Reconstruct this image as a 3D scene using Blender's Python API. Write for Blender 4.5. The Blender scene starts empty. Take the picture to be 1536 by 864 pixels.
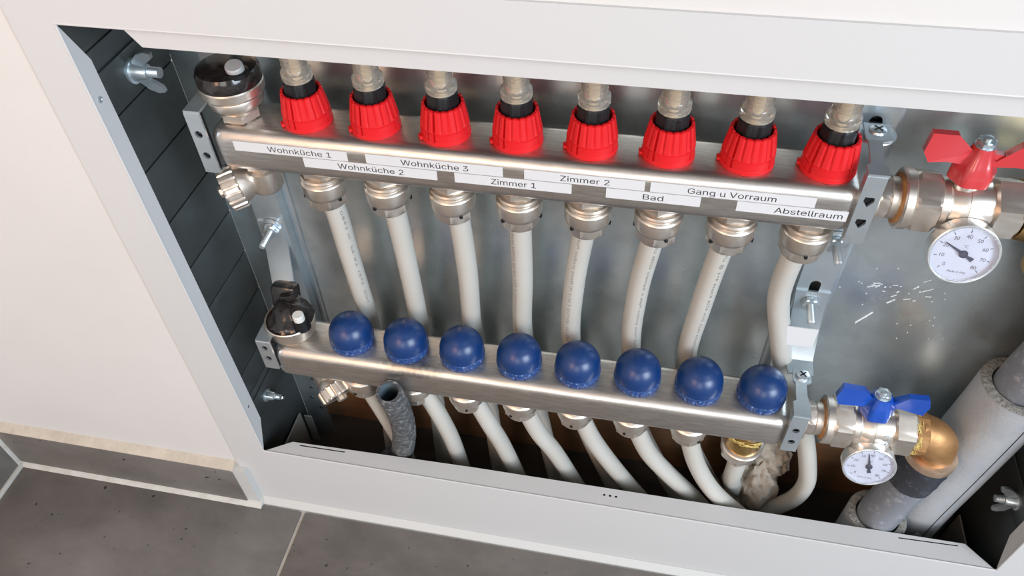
import bpy, bmesh, math, random
from mathutils import Vector, Matrix
C = bpy.context.scene.collection
PI = math.pi
R = math.radians
random.seed(7)
FZ = 480.0                                   # floor level below the reference height, millimetres
def S(x, y, z): return Vector((x, y, z + FZ)) * 0.001

# ------------------------------------------------------------------ camera
cam_right = Vector((0.98091481, 0.19226822, -0.0289665))
cam_down = Vector((0.11984801, -0.71518133, -0.68858705))
cam_fwd = Vector((-0.1531097, 0.67197366, -0.72457492))
CAM = Vector((238.01, -424.26, 310.02))
cd = bpy.data.cameras.new('camera'); cd.sensor_width = 36; cd.sensor_fit = 'HORIZONTAL'
cd.lens = 1159.07 / 1536 * 36; cd.clip_start = 0.01; cd.clip_end = 50
co = bpy.data.objects.new('camera', cd); C.objects.link(co)
m3 = Matrix((cam_right, -cam_down, -cam_fwd)).transposed()
co.matrix_world = Matrix.Translation(S(*CAM)) @ m3.to_4x4()
bpy.context.scene.camera = co

def at(px, py, ax, v):
    """millimetre point where the sight line through a photograph pixel meets the plane axis ax = v"""
    d = cam_right * ((px - 768) / 1159.07) + cam_down * ((py - 432) / 1159.07) + cam_fwd
    t = (v - CAM[ax]) / d[ax]
    return CAM + d * t

# ------------------------------------------------------------------ world, lights, exposure
W = bpy.data.worlds.new('world'); bpy.context.scene.world = W; W.use_nodes = True
bg = W.node_tree.nodes['Background']; bg.inputs[0].default_value = (1.0, 0.99, 0.97, 1); bg.inputs[1].default_value = 0.38
def area(name, loc, target, sx, sy, power, col):
    l = bpy.data.lights.new(name, 'AREA'); l.shape = 'RECTANGLE'; l.size = sx; l.size_y = sy
    l.energy = power; l.color = col
    o = bpy.data.objects.new(name, l); C.objects.link(o); o.location = loc
    o.rotation_euler = (Vector(target) - Vector(loc)).to_track_quat('-Z', 'Y').to_euler()
    return o
area('window_light', (1.9, -1.5, 1.25), (0.4, 0, 0.3), 1.1, 1.2, 66, (0.74, 0.86, 1.0))
area('far_window_light', (0.3, -2.9, 1.3), (0.15, 0, 0.3), 0.9, 1.2, 16, (1.0, 0.96, 0.92))
area('warm_room_light', (-0.32, -1.05, 0.95), (-0.22, 0, 0.3), 0.22, 0.7, 4.4, (1.0, 0.56, 0.31))
vs = bpy.context.scene.view_settings
vs.view_transform = 'Standard'; vs.look = 'None'; vs.gamma = 1; vs.use_curve_mapping = False
vs.exposure = 0.24

# ------------------------------------------------------------------ materials
def mat(name, col, rough=0.5, metal=0.0, noise=None, bump=None, spec=None, coat=0, trans=0, ior=None, sss=0, aniso=0):
    """noise = (scale, second colour, detail, low, high, stretch); bump = (scale, strength, distance)"""
    m = bpy.data.materials.new(name); m.use_nodes = True
    nt = m.node_tree; b = nt.nodes['Principled BSDF']
    b.inputs['Base Color'].default_value = (*col, 1); b.inputs['Roughness'].default_value = rough
    b.inputs['Metallic'].default_value = metal
    if spec is not None: b.inputs['Specular IOR Level'].default_value = spec
    if coat: b.inputs['Coat Weight'].default_value = coat
    if trans: b.inputs['Transmission Weight'].default_value = trans
    if ior: b.inputs['IOR'].default_value = ior
    if sss:
        b.inputs['Subsurface Weight'].default_value = sss; b.inputs['Subsurface Radius'].default_value = (0.004, 0.003, 0.002)
        b.inputs['Subsurface Scale'].default_value = 1.0
    if aniso: b.inputs['Anisotropic'].default_value = aniso
    tc = nt.nodes.new('ShaderNodeTexCoord')
    if noise:
        sc, c2, det, lo, hi, st = noise
        mp = nt.nodes.new('ShaderNodeMapping'); mp.inputs['Scale'].default_value = st
        n = nt.nodes.new('ShaderNodeTexNoise'); n.inputs['Scale'].default_value = sc; n.inputs['Detail'].default_value = det
        n.inputs['Roughness'].default_value = 0.65
        r = nt.nodes.new('ShaderNodeValToRGB'); r.color_ramp.elements[0].position = lo; r.color_ramp.elements[1].position = hi
        r.color_ramp.elements[0].color = (*col, 1); r.color_ramp.elements[1].color = (*c2, 1)
        nt.links.new(tc.outputs['Object'], mp.inputs[0]); nt.links.new(mp.outputs[0], n.inputs['Vector'])
        nt.links.new(n.outputs['Fac'], r.inputs[0]); nt.links.new(r.outputs[0], b.inputs['Base Color'])
    if bump:
        n = nt.nodes.new('ShaderNodeTexNoise'); n.inputs['Scale'].default_value = bump[0]; n.inputs['Detail'].default_value = 5
        bp = nt.nodes.new('ShaderNodeBump'); bp.inputs['Strength'].default_value = bump[1]; bp.inputs['Distance'].default_value = bump[2]
        nt.links.new(tc.outputs['Object'], n.inputs['Vector']); nt.links.new(n.outputs['Fac'], bp.inputs['Height'])
        nt.links.new(bp.outputs[0], b.inputs['Normal'])
    return m
U = (1, 1, 1)
M = {}
M['white'] = mat('white_powder_coat', (0.50, 0.497, 0.488), 0.42, bump=(900, 0.02, 0.0005))
M['plaster'] = mat('wall_plaster', (0.53, 0.515, 0.49), 0.85, noise=(6, (0.56, 0.545, 0.525), 4, .3, .7, U), bump=(160, 0.08, 0.001))
def galvanised(name, base, rough, metal, spangle):
    m = mat(name, base, rough, metal); nt = m.node_tree; b = nt.nodes['Principled BSDF']
    tc = [n for n in nt.nodes if n.type == 'TEX_COORD'][0]
    v = nt.nodes.new('ShaderNodeTexVoronoi'); v.inputs['Scale'].default_value = 90
    n = nt.nodes.new('ShaderNodeTexNoise'); n.inputs['Scale'].default_value = 14; n.inputs['Detail'].default_value = 4
    bw = nt.nodes.new('ShaderNodeRGBToBW'); add = nt.nodes.new('ShaderNodeMath'); add.operation = 'MULTIPLY_ADD'; add.inputs[1].default_value = spangle
    mx = nt.nodes.new('ShaderNodeMix'); mx.data_type = 'RGBA'
    mx.inputs[6].default_value = (*[c * 0.72 for c in base], 1); mx.inputs[7].default_value = (*[min(1, c * 1.25) for c in base], 1)
    nt.links.new(tc.outputs['Object'], v.inputs['Vector']); nt.links.new(tc.outputs['Object'], n.inputs['Vector'])
    nt.links.new(v.outputs['Color'], bw.inputs[0]); nt.links.new(bw.outputs[0], add.inputs[0]); nt.links.new(n.outputs['Fac'], add.inputs[2])
    sub = nt.nodes.new('ShaderNodeMath'); sub.operation = 'SUBTRACT'; sub.inputs[1].default_value = spangle * 0.5
    nt.links.new(add.outputs[0], sub.inputs[0]); nt.links.new(sub.outputs[0], mx.inputs[0]); nt.links.new(mx.outputs[2], b.inputs['Base Color'])
    mr = nt.nodes.new('ShaderNodeMapRange'); mr.inputs[3].default_value = rough - .06; mr.inputs[4].default_value = rough + .1
    nt.links.new(n.outputs['Fac'], mr.inputs[0]); nt.links.new(mr.outputs[0], b.inputs['Roughness'])
    return m
M['galv'] = galvanised('galvanised_sheet', (0.56, 0.62, 0.63), 0.27, 0.84, 0.2)
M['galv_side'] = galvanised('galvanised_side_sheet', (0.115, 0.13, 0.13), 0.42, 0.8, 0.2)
M['zinc'] = galvanised('zinc_plated_steel', (0.56, 0.62, 0.65), 0.30, 0.82, 0.15)
M['inox'] = mat('brushed_stainless', (0.50, 0.465, 0.43), 0.36, 0.97, noise=(60, (0.66, 0.62, 0.58), 6, .35, .65, (1, 8, 8)), bump=(300, 0.05, 0.0004), aniso=0.3)
M['nickel'] = mat('nickel_plated_brass', (0.70, 0.63, 0.555), 0.34, 0.92, noise=(45, (0.60, 0.53, 0.455), 4, .4, .7, U), bump=(120, 0.06, 0.0006))
M['brass'] = mat('raw_brass', (0.62, 0.40, 0.15), 0.3, 1.0, noise=(60, (0.45, 0.26, 0.09), 5, .4, .7, U))
M['bronze'] = mat('cast_bronze', (0.46, 0.25, 0.105), 0.5, 0.75, noise=(50, (0.33, 0.165, 0.06), 5, .4, .7, U), bump=(200, 0.3, 0.0006))
M['copper'] = mat('copper_ring', (0.80, 0.60, 0.44), 0.35, 0.9, noise=(70, (0.6, 0.40, 0.26), 5, .4, .75, U))
M['hemp'] = mat('hemp_fibre', (0.50, 0.36, 0.10), 0.8, noise=(300, (0.66, 0.52, 0.2), 4, .3, .7, U), bump=(500, 0.8, 0.002))
M['red'] = mat('red_plastic', (0.58, 0.009, 0.012), 0.46, spec=0.3, bump=(600, 0.05, 0.0005))
M['redmetal'] = mat('red_lacquered_metal', (0.50, 0.035, 0.04), 0.25, coat=0.5)
M['blue'] = mat('blue_plastic', (0.003, 0.028, 0.118), 0.34, noise=(900, (0.006, 0.04, 0.145), 3, .55, .8, U))
M['bluewear'] = mat('scuffed_blue_plastic', (0.005, 0.04, 0.165), 0.45, noise=(420, (0.20, 0.30, 0.50), 6, .55, .68, U), bump=(500, 0.3, 0.0006))
M['bluemetal'] = mat('blue_lacquered_metal', (0.005, 0.06, 0.36), 0.22, coat=0.6)
M['black'] = mat('black_plastic', (0.008, 0.008, 0.009), 0.42, spec=0.3)
M['blackgloss'] = mat('glossy_black_plastic', (0.010, 0.008, 0.008), 0.16, noise=(120, (0.03, 0.025, 0.022), 4, .4, .7, U), bump=(60, 0.25, 0.002))
M['clear'] = mat('clear_plastic', (0.86, 0.80, 0.70), 0.12, trans=0.85, ior=1.4)
M['lens'] = mat('clear_cover', (0.97, 0.98, 1.0), 0.03, trans=1.0, ior=1.15)
M['ivory'] = mat('ivory_scale', (0.72, 0.62, 0.46), 0.5)
M['greybutton'] = mat('grey_plastic', (0.36, 0.36, 0.36), 0.45)
M['palebutton'] = mat('pale_plastic', (0.60, 0.60, 0.57), 0.45)
M['pex'] = mat('milky_plastic_pipe', (0.47, 0.455, 0.415), 0.36, sss=0.25, noise=(8, (0.42, 0.40, 0.355), 3, .3, .8, U))
M['paper'] = mat('label_paper', (0.56, 0.565, 0.57), 0.5)
M['ink'] = mat('black_ink', (0.02, 0.02, 0.022), 0.6)
M['pipeink'] = mat('faded_print', (0.20, 0.19, 0.18), 0.6)
M['dial'] = mat('dial_face', (0.78, 0.80, 0.90), 0.4)
M['dialink'] = mat('dial_print', (0.10, 0.10, 0.14), 0.6)
M['foam'] = mat('grey_pipe_insulation', (0.40, 0.41, 0.42), 0.5, noise=(25, (0.32, 0.335, 0.355), 6, .3, .7, U), bump=(350, 0.35, 0.001))
M['foamcut'] = mat('cut_foam', (0.25, 0.24, 0.215), 0.95, noise=(260, (0.14, 0.135, 0.12), 6, .45, .7, U), bump=(300, 0.9, 0.003))
M['greypipe'] = mat('grey_composite_pipe', (0.17, 0.18, 0.20), 0.38, noise=(120, (0.42, 0.43, 0.45), 7, .55, .8, U), bump=(200, 0.15, 0.0008))
M['tape'] = mat('black_bitumen_tape', (0.025, 0.027, 0.035), 0.5, noise=(160, (0.10, 0.105, 0.12), 6, .55, .75, U), bump=(120, 0.5, 0.002))
M['hose'] = mat('dusty_grey_hose', (0.055, 0.058, 0.062), 0.75, noise=(230, (0.36, 0.36, 0.345), 8, .5, .76, (1, 1, 1.6)), bump=(300, 0.8, 0.0015))
M['hosein'] = mat('hose_inside', (0.10, 0.135, 0.16), 0.35)
M['putty'] = mat('mortar_lump', (0.33, 0.275, 0.215), 0.92, noise=(60, (0.24, 0.195, 0.15), 6, .35, .7, U), bump=(90, 0.6, 0.004))
M['board'] = mat('brown_backing_board', (0.26, 0.135, 0.062), 0.8, noise=(12, (0.17, 0.085, 0.04), 6, .3, .7, (1, 1, 3)))
M['tile'] = mat('slate_grey_tile', (0.105, 0.094, 0.083), 0.45, noise=(9, (0.17, 0.155, 0.142), 9, .35, .68, (1, 1.6, 1)), bump=(70, 0.15, 0.0015))
M['grout'] = mat('pale_grout', (0.50, 0.49, 0.45), 0.8, noise=(80, (0.42, 0.40, 0.35), 4, .4, .7, U), bump=(200, 0.3, 0.001))
M['beigegrout'] = mat('beige_joint_filler', (0.42, 0.37, 0.30), 0.9, noise=(40, (0.50, 0.445, 0.365), 5, .4, .7, U), bump=(150, 0.5, 0.002))
M['silicone'] = mat('grey_silicone', (0.46, 0.46, 0.44), 0.5)
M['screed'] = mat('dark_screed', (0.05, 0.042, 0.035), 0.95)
M['rust'] = mat('rusty_gasket', (0.30, 0.12, 0.03), 0.6, noise=(120, (0.45, 0.24, 0.08), 5, .4, .7, U))
def add_speckles(m, sc, thr):
    nt = m.node_tree; b = nt.nodes['Principled BSDF']; tc = [n for n in nt.nodes if n.type == 'TEX_COORD'][0]
    src = b.inputs['Base Color'].links[0].from_socket
    v = nt.nodes.new('ShaderNodeTexNoise'); v.inputs['Scale'].default_value = sc; v.inputs['Detail'].default_value = 2
    r = nt.nodes.new('ShaderNodeValToRGB'); r.color_ramp.elements[0].position = thr; r.color_ramp.elements[1].position = thr + .04
    mx = nt.nodes.new('ShaderNodeMix'); mx.data_type = 'RGBA'; mx.inputs[7].default_value = (0.02, 0.018, 0.015, 1)
    nt.links.new(tc.outputs['Object'], v.inputs['Vector']); nt.links.new(v.outputs['Fac'], r.inputs[0])
    nt.links.new(r.outputs[0], mx.inputs[0]); nt.links.new(src, mx.inputs[6]); nt.links.new(mx.outputs[2], b.inputs['Base Color'])
add_speckles(M['tile'], 120, .70)

# ------------------------------------------------------------------ mesh helpers (all in millimetres)
def finish(bm, angle=32):
    bmesh.ops.recalc_face_normals(bm, faces=bm.faces)
    for f in bm.faces: f.smooth = True
    a = R(angle)
    for e in bm.edges:
        if len(e.link_faces) == 2 and e.calc_face_angle(0) > a: e.smooth = False
def obj(name, bm, m, parent=None, loc=(0, 0, 0), world=False, angle=32, fin=True):
    """bm in millimetres; local to the thing's base unless world=True (then absolute millimetres, rebased on parent or loc)"""
    if fin: finish(bm, angle)
    if world:
        base = parent['_mm'] if parent is not None and '_mm' in parent else Vector(loc)
        if parent is not None and '_mm' in parent: base = Vector(parent['_mm'])
        bmesh.ops.translate(bm, verts=bm.verts, vec=-base)
    bmesh.ops.scale(bm, verts=bm.verts, vec=(0.001,) * 3)
    me = bpy.data.meshes.new(name); bm.to_mesh(me); bm.free()
    me.materials.append(M[m] if isinstance(m, str) else m)
    o = bpy.data.objects.new(name, me); C.objects.link(o)
    if parent is not None: o.parent = parent
    else: o.location = S(*loc)
    return o
def thing(name, label, cat, loc, group=None):
    o = bpy.data.objects.new(name, None); C.objects.link(o); o.location = S(*loc); o.empty_display_size = 0.01
    o['label'] = label; o['category'] = cat; o['_mm'] = tuple(float(v) for v in loc)
    if group: o['group'] = group
    return o
def sub(o, parent):                          # absolute origin of a sub-part equals that of its thing
    o['_mm'] = tuple(parent['_mm']); return o
def tag(o, label, cat, group=None):
    o['label'] = label; o['category'] = cat
    if group: o['group'] = group
    return o
def copy_tree(o, parent=None):
    c = o.copy(); C.objects.link(c); c.parent = parent
    for ch in list(o.children): copy_tree(ch, c)
    return c
def axis_m(p, d):
    """matrix that puts local +Z along d at p"""
    q = Vector((0, 0, 1)).rotation_difference(Vector(d).normalized())
    return Matrix.Translation(Vector(p)) @ q.to_matrix().to_4x4()
I4 = Matrix.Identity(4)
def box(bm, x0, x1, y0, y1, z0, z1, bev=0, mtx=I4):
    vs_ = [bm.verts.new(mtx @ Vector(p)) for p in ((x0,y0,z0),(x1,y0,z0),(x1,y1,z0),(x0,y1,z0),(x0,y0,z1),(x1,y0,z1),(x1,y1,z1),(x0,y1,z1))]
    fs = [bm.faces.new([vs_[i] for i in f]) for f in ((0,3,2,1),(4,5,6,7),(0,1,5,4),(1,2,6,5),(2,3,7,6),(3,0,4,7))]
    if bev:
        es = list({e for f in fs for e in f.edges})
        bmesh.ops.bevel(bm, geom=es, offset=bev, segments=2, profile=0.5, affect='EDGES')
    return bm
def lathe(bm, prof, seg=32, mtx=I4, rf=None, close=True):
    """prof = [(r, z)]; rf(r, theta, z, i) may modulate; ends with r = 0 close to a point"""
    rings = []
    for i, (r, z) in enumerate(prof):
        if r < 1e-6: rings.append([bm.verts.new(mtx @ Vector((0, 0, z)))]); continue
        ring = []
        for k in range(seg):
            t = 2 * PI * k / seg
            rr = rf(r, t, z, i) if rf else r
            ring.append(bm.verts.new(mtx @ Vector((rr * math.cos(t), rr * math.sin(t), z))))
        rings.append(ring)
    for a, b in zip(rings, rings[1:]):
        for k in range(seg):
            k2 = (k + 1) % seg
            if len(a) == 1 and len(b) == 1: continue
            if len(a) == 1: bm.faces.new((a[0], b[k], b[k2]))
            elif len(b) == 1: bm.faces.new((a[k], a[k2], b[0]))
            else: bm.faces.new((a[k], a[k2], b[k2], b[k]))
    if close:
        for ring in (rings[0], rings[-1]):
            if len(ring) > 2: bm.faces.new(ring)
    return bm
def hexr(flat, n=6):
    """limits a lathe radius by a regular polygon whose flats are `flat` from the axis"""
    def f(r, t, z, i):
        a = (t % (2 * PI / n)) - PI / n
        return min(r, flat / math.cos(a))
    return f
def hexnut(bm, flat, z0, z1, ch=1.0, mtx=I4, n=6, seg=48, bore=0):
    R1 = flat / math.cos(PI / n)
    pr = [(flat * 0.93, z0), (R1, z0 + ch), (R1, z1 - ch), (flat * 0.93, z1)]
    if bore: pr = [(bore, z0)] + pr + [(bore, z1)]
    return lathe(bm, pr, seg, mtx, hexr(flat, n), close=not bore)
def cyl(bm, p0, p1, r0, r1=None, seg=24):
    p0 = Vector(p0); p1 = Vector(p1); L = (p1 - p0).length
    return lathe(bm, [(r0, 0), (r0 if r1 is None else r1, L)], seg, axis_m(p0, p1 - p0))
def smooth_path(pts, n=8):
    P = [Vector(p) for p in pts]; P = [P[0] * 2 - P[1]] + P + [P[-1] * 2 - P[-2]]; out = []
    for i in range(1, len(P) - 2):
        for k in range(n):
            t = k / n; a, b, c, d = P[i - 1:i + 3]
            out.append(0.5 * ((2 * b) + (c - a) * t + (2 * a - 5 * b + 4 * c - d) * t * t + (-a + 3 * b - 3 * c + d) * t ** 3))
    out.append(P[-2]); return out
def frames(path):
    T = []
    for i in range(len(path)):
        a = path[max(0, i - 1)]; b = path[min(len(path) - 1, i + 1)]; T.append((b - a).normalized())
    u = Vector((0, -1, 0)); u = (u - T[0] * u.dot(T[0])).normalized(); F = []
    for t in T:
        u = (u - t * u.dot(t)).normalized(); F.append((t, u, t.cross(u)))
    return F
def tube(bm, path, r, seg=20, caps=True, rfun=None, inner=None):
    F = frames(path); rings = []
    for i, (p, (t, u, v)) in enumerate(zip(path, F)):
        rings.append([bm.verts.new(p + (u * math.cos(2 * PI * k / seg) + v * math.sin(2 * PI * k / seg)) * (rfun(i, k) if rfun else r)) for k in range(seg)])
    for a, b in zip(rings, rings[1:]):
        for k in range(seg): bm.faces.new((a[k], a[(k + 1) % seg], b[(k + 1) % seg], b[k]))
    if caps:
        bm.faces.new(rings[0]); bm.faces.new(rings[-1])
    return rings
def plate(bm, outer, holes, th, mtx):
    """flat sheet with holes: outlines in the local XY plane, thickness along local +Z"""
    es = []; loops = []
    for loop in [outer] + list(holes):
        v = [bm.verts.new(Vector((x, y, 0))) for x, y in loop]; loops.append(v)
        for i in range(len(v)): es.append(bm.edges.new((v[i], v[(i + 1) % len(v)])))
    g = bmesh.ops.triangle_fill(bm, edges=es, use_beauty=True, use_dissolve=False)
    fs = [f for f in g['geom'] if isinstance(f, bmesh.types.BMFace)]
    vmap = {}
    for lp in loops:
        for v in lp: vmap[v] = bm.verts.new(v.co + Vector((0, 0, th)))
    for f in fs: bm.faces.new([vmap[v] for v in reversed(f.verts)])
    for lp in loops:
        for i in range(len(lp)):
            a, b = lp[i], lp[(i + 1) % len(lp)]
            bm.faces.new((a, b, vmap[b], vmap[a]))
    allv = [v for lp in loops for v in lp] + list(vmap.values())
    for v in allv: v.co = mtx @ v.co
    return bm
def ell(cx, cy, rx, ry=None, n=16):
    ry = rx if ry is None else ry
    return [(cx + rx * math.cos(2 * PI * k / n), cy + ry * math.sin(2 * PI * k / n)) for k in range(n)]
def slot(cx, cy, w, h, n=8):
    """vertical slot with round ends"""
    r = w / 2; o = []
    for k in range(n + 1): a = PI * k / n; o.append((cx + r * math.cos(a), cy + h / 2 - r + r * math.sin(a)))
    for k in range(n + 1): a = PI + PI * k / n; o.append((cx + r * math.cos(a), cy - h / 2 + r + r * math.sin(a)))
    return o
XZ = Matrix(((1, 0, 0, 0), (0, 0, 1, 0), (0, 1, 0, 0), (0, 0, 0, 1)))     # local x,y,z -> X, Z, Y (sheet facing the room)
def strip(bm, prof, x0, x1, th, widths=None):
    """a bent metal strip: polyline in the YZ plane, constant thickness, between x0 and x1"""
    P = [Vector((0, y, z)) for y, z in prof]; off = []
    for i in range(len(P)):
        ns = []
        if i > 0: d = (P[i] - P[i - 1]).normalized(); ns.append(Vector((0, -d.z, d.y)))
        if i < len(P) - 1: d = (P[i + 1] - P[i]).normalized(); ns.append(Vector((0, -d.z, d.y)))
        n = sum(ns, Vector()); n.normalize(); n = n / max(0.4, n.dot(ns[0])); off.append(n * th)
    rows = []
    for i, p in enumerate(P):
        a, b = (x0, x1) if not widths else widths[i]
        rows.append([bm.verts.new((a, p.y, p.z)), bm.verts.new((b, p.y, p.z)), bm.verts.new((b, (p + off[i]).y, (p + off[i]).z)), bm.verts.new((a, (p + off[i]).y, (p + off[i]).z))])
    for a, b in zip(rows, rows[1:]):
        for k in range(4): bm.faces.new((a[k], a[(k + 1) % 4], b[(k + 1) % 4], b[k]))
    bm.faces.new(rows[0]); bm.faces.new(rows[-1]); return bm
def text_bm(s, size, sx=1.0, extrude=0.0, align='LEFT', bold=0.0, space=1.0):
    """built-in font -> bmesh in the XY plane (millimetres)"""
    cu = bpy.data.curves.new('t', 'FONT'); cu.body = s; cu.size = size; cu.align_x = align; cu.offset = bold; cu.space_character = space
    cu.resolution_u = 3
    o = bpy.data.objects.new('t', cu); C.objects.link(o); bpy.context.view_layer.update()
    me = bpy.data.meshes.new_from_object(o.evaluated_get(bpy.context.evaluated_depsgraph_get()))
    bm = bmesh.new(); bm.from_mesh(me); bpy.data.objects.remove(o); bpy.data.meshes.remove(me); bpy.data.curves.remove(cu)
    for v in bm.verts: v.co.x *= sx
    bmesh.ops.remove_doubles(bm, verts=bm.verts, dist=1e-4)
    return bm
def NB(): return bmesh.new()

# ------------------------------------------------------------------ the setting: floor, walls, skirting
YW = -58.0                                   # plaster face of the wall; the cabinet frame stands at -60
YF = -60.0
ZO, ZU = -372.9, 95.9                        # opening bottom / top
XL, XR = -114.0, 585.3                       # opening left / right
bm = NB(); box(bm, -460, 1500, -2600, 60, -500, -482.5)
fl = obj('floor', bm, 'grout', None, (0, 0, -FZ), world=True, fin=True); fl['kind'] = 'structure'
fl['_mm'] = (0.0, 0.0, -FZ)
def tile_part(x0, x1, y0, y1, z0, z1, parent, name='tile'):
    b = NB(); box(b, x0, x1, y0, y1, z0, z1, 0.8); return obj(name, b, 'tile', parent, world=True)
for jx in range(4):
    x0, x1 = [(-450, -94.5), (-90.5, 507), (511, 1108), (1112, 1500)][jx]
    for jy in range(5):
        y1 = -68.5 if jy == 0 else -68.5 - 298 * jy; y0 = -68.5 - 298 * (jy + 1) + 4
        if y0 < -2600: y0 = -2600
        tile_part(x0, x1, y0, y1, -484, -480, fl)
wb = NB()
plate(wb, [(-460, -482), (1500, -482), (1500, 1900), (-460, 1900)], [[(-130, -478), (600, -478), (600, 114), (-130, 114)]], 12, Matrix.Translation((0, YW, 0)) @ XZ)
o = obj('wall_back', wb, 'plaster', None, (0, 0, -FZ), world=True); o['kind'] = 'structure'
wl = NB(); box(wl, -470, -455, -2600, YW + 12, -482, 1900)
o = obj('wall_left', wl, 'plaster', None, (0, 0, -FZ), world=True); o['kind'] = 'structure'
# skirting: a grout body carrying the tiles
b = NB(); strip(b, [(-58, -404.5), (-60.5, -405.5), (-69, -411.5), (-69, -415), (-60, -415), (-58, -410)], -455, -158.5, 0.01)
b.free(); b = NB()
def prism_x(bm, poly, x0, x1):
    a = [bm.verts.new((x0, y, z)) for y, z in poly]; c = [bm.verts.new((x1, y, z)) for y, z in poly]
    bm.faces.new(a); bm.faces.new(c)
    for i in range(len(poly)): j = (i + 1) % len(poly); bm.faces.new((a[i], a[j], c[j], c[i]))
    return bm
prism_x(b, [(-58, -406.5), (-60, -407.5), (-68.2, -411.9), (-68.2, -414), (-58, -414)], -455, -157)
bb = obj('baseboard_back', b, 'beigegrout', None, (0, 0, -FZ), world=True); bb['kind'] = 'structure'; bb['_mm'] = (0.0, 0.0, -FZ)
tile_part(-447, -158, -69, -58, -475.5, -412, bb)
b = NB(); prism_x(b, [(-58, -480), (-58, -474), (-68, -475.2), (-70.5, -477), (-73.5, -480.2), (-70, -483)], -455, -141)
obj('joint', b, 'grout', bb, world=True)
b = NB(); box(b, -158, -143.5, -67.4, -58, -481, -412.5); obj('end_sealant', b, 'silicone', bb, world=True)
b = NB(); box(b, -455, -446.5, -2600, -58, -414, -409)
bl = obj('baseboard_left', b, 'beigegrout', None, (0, 0, -FZ), world=True); bl['kind'] = 'structure'; bl['_mm'] = (0.0, 0.0, -FZ)
for j in range(5):
    tile_part(-455, -446, -73 - 598 * (j + 1) + 4 if j < 4 else -2600, -73 - 598 * j, -476, -411, bl)
b = NB(); box(b, -455, -442.5, -2600, -69, -483, -475.8, 1.5); obj('joint', b, 'grout', bl, world=True)
b = NB(); box(b, -455, -445.5, -74, -66, -480, -410, 1.0); obj('joint', b, 'grout', bl, world=True)
b = NB(); prism_x(b, [(-58, -474), (-60.3, -473.6), (-66.5, -480), (-66.5, -483), (-58, -483)], -147, 1500)
o = obj('trim_1', b, 'silicone', None, (0, 0, -FZ), world=True); o['kind'] = 'structure'

# ------------------------------------------------------------------ cabinet frame (white)
fr = thing('cabinet_surround', 'white powder-coated steel frame around the open manifold cabinet, down to the floor tiles', 'cabinet frame', (235, -60, -474))
b = NB()
plate(b, [(-146, -474), (1, -474.0), (616, -473.0), (616, -423), (622, -423), (622, 128), (-144, 128), (-153, -423), (-145, -423)],
      [[(XL, ZO), (XR, ZO), (XR, ZU), (XL, ZU)]], 1.8, Matrix.Translation((0, YF, 0)) @ XZ)
obj('front_panel', b, 'white', fr, world=True)
b = NB()  # the rolled front edges around the opening
for a, c in (((XL, ZO), (XR, ZO)), ((XR, ZO), (XR, ZU)), ((XR, ZU), (XL, ZU)), ((XL, ZU), (XL, ZO))):
    cyl(b, (a[0], YF + 0.6, a[1]), (c[0], YF + 0.6, c[1]), 0.9, seg=8)
obj('edge_fold', b, 'white', fr, world=True)
b = NB()  # lip below the top edge, clipped at both ends
plate(b, [(XL + 35, ZU + 1), (XL + 47, 80.5), (XR - 47, 80.5), (XR - 35, ZU + 1)], [], 1.5, Matrix.Translation((0, YF + 7, 0)) @ XZ)
obj('top_lip', b, 'white', fr, world=True)
b = NB(); box(b, XL, XR, YF + 1, YF + 9, ZU - 0.5, ZU + 0.8); obj('top_return', b, 'white', fr, world=True)
XY0 = Matrix.Translation((0, 0, ZO - 1.0))
b = NB()
lx = lambda x: x
dots = [ell(235 + 5.7 * k, -47.3, 1.35, 1.35, 10) for k in range(3)]
s1 = [(-79.5, -47.6), (-30.5, -47.0), (-30.5, -45.2), (-79.5, -45.8)]
s2 = [(505, -43.6), (556.5, -42.2), (556.5, -40.6), (505, -42.0)]
plate(b, [(XL + 1, YF + 0.5), (XR - 1, YF + 0.5), (563, -38.5), (400, -39), (100, -40.5), (-88, -44.2)], [s1, s2] + dots, 1.2, XY0)
obj('bottom_flange', b, 'white', fr, world=True)
b = NB(); plate(b, [(-10, -42.0), (100, -39.9), (400, -38.4), (500, -38), (500, -37.2), (400, -37.6), (100, -39.1), (-10, -41.2)], [], 9, Matrix.Translation((0, 0, ZO - 12)))
obj('folded_edge', b, 'white', fr, world=True)
YZ = Matrix(((0, 0, 1, 0), (1, 0, 0, 0), (0, 1, 0, 0), (0, 0, 0, 1)))     # local x,y,z -> Y, Z, X
for side, x in ((0, XL - 1.2), (1, XR)):
    b = NB(); top = 91
    plate(b, [(YF + 1, ZO + 1), (YF + 1, ZU - 1), (-57, 91), (-45, 64), (-43.5, -337), (-57, ZO + 3)], [ell(-53.2, 40, 1.9, 1.9, 12), ell(-52, -305, 1.2, 1.2, 10)], 1.2,
          Matrix.Translation((x, 0, 0)) @ YZ)
    obj('side_flange', b, 'white', fr, world=True)
    b = NB(); d = 1 if side == 0 else -1
    lathe(b, [(2.3, 0), (2.3, 0.5), (1.4, 0.9), (1.4, 0.5), (0, 0.5)], 16, axis_m((XL if side == 0 else XR, -53.2, 40), (d, 0, 0)))
    lathe(b, [(1.5, 0), (1.5, 0.4), (0, 0.6)], 12, axis_m((XL if side == 0 else XR, -52, -305), (d, 0, 0)))
    obj('rivet', b, 'zinc', fr, world=True)

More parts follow.
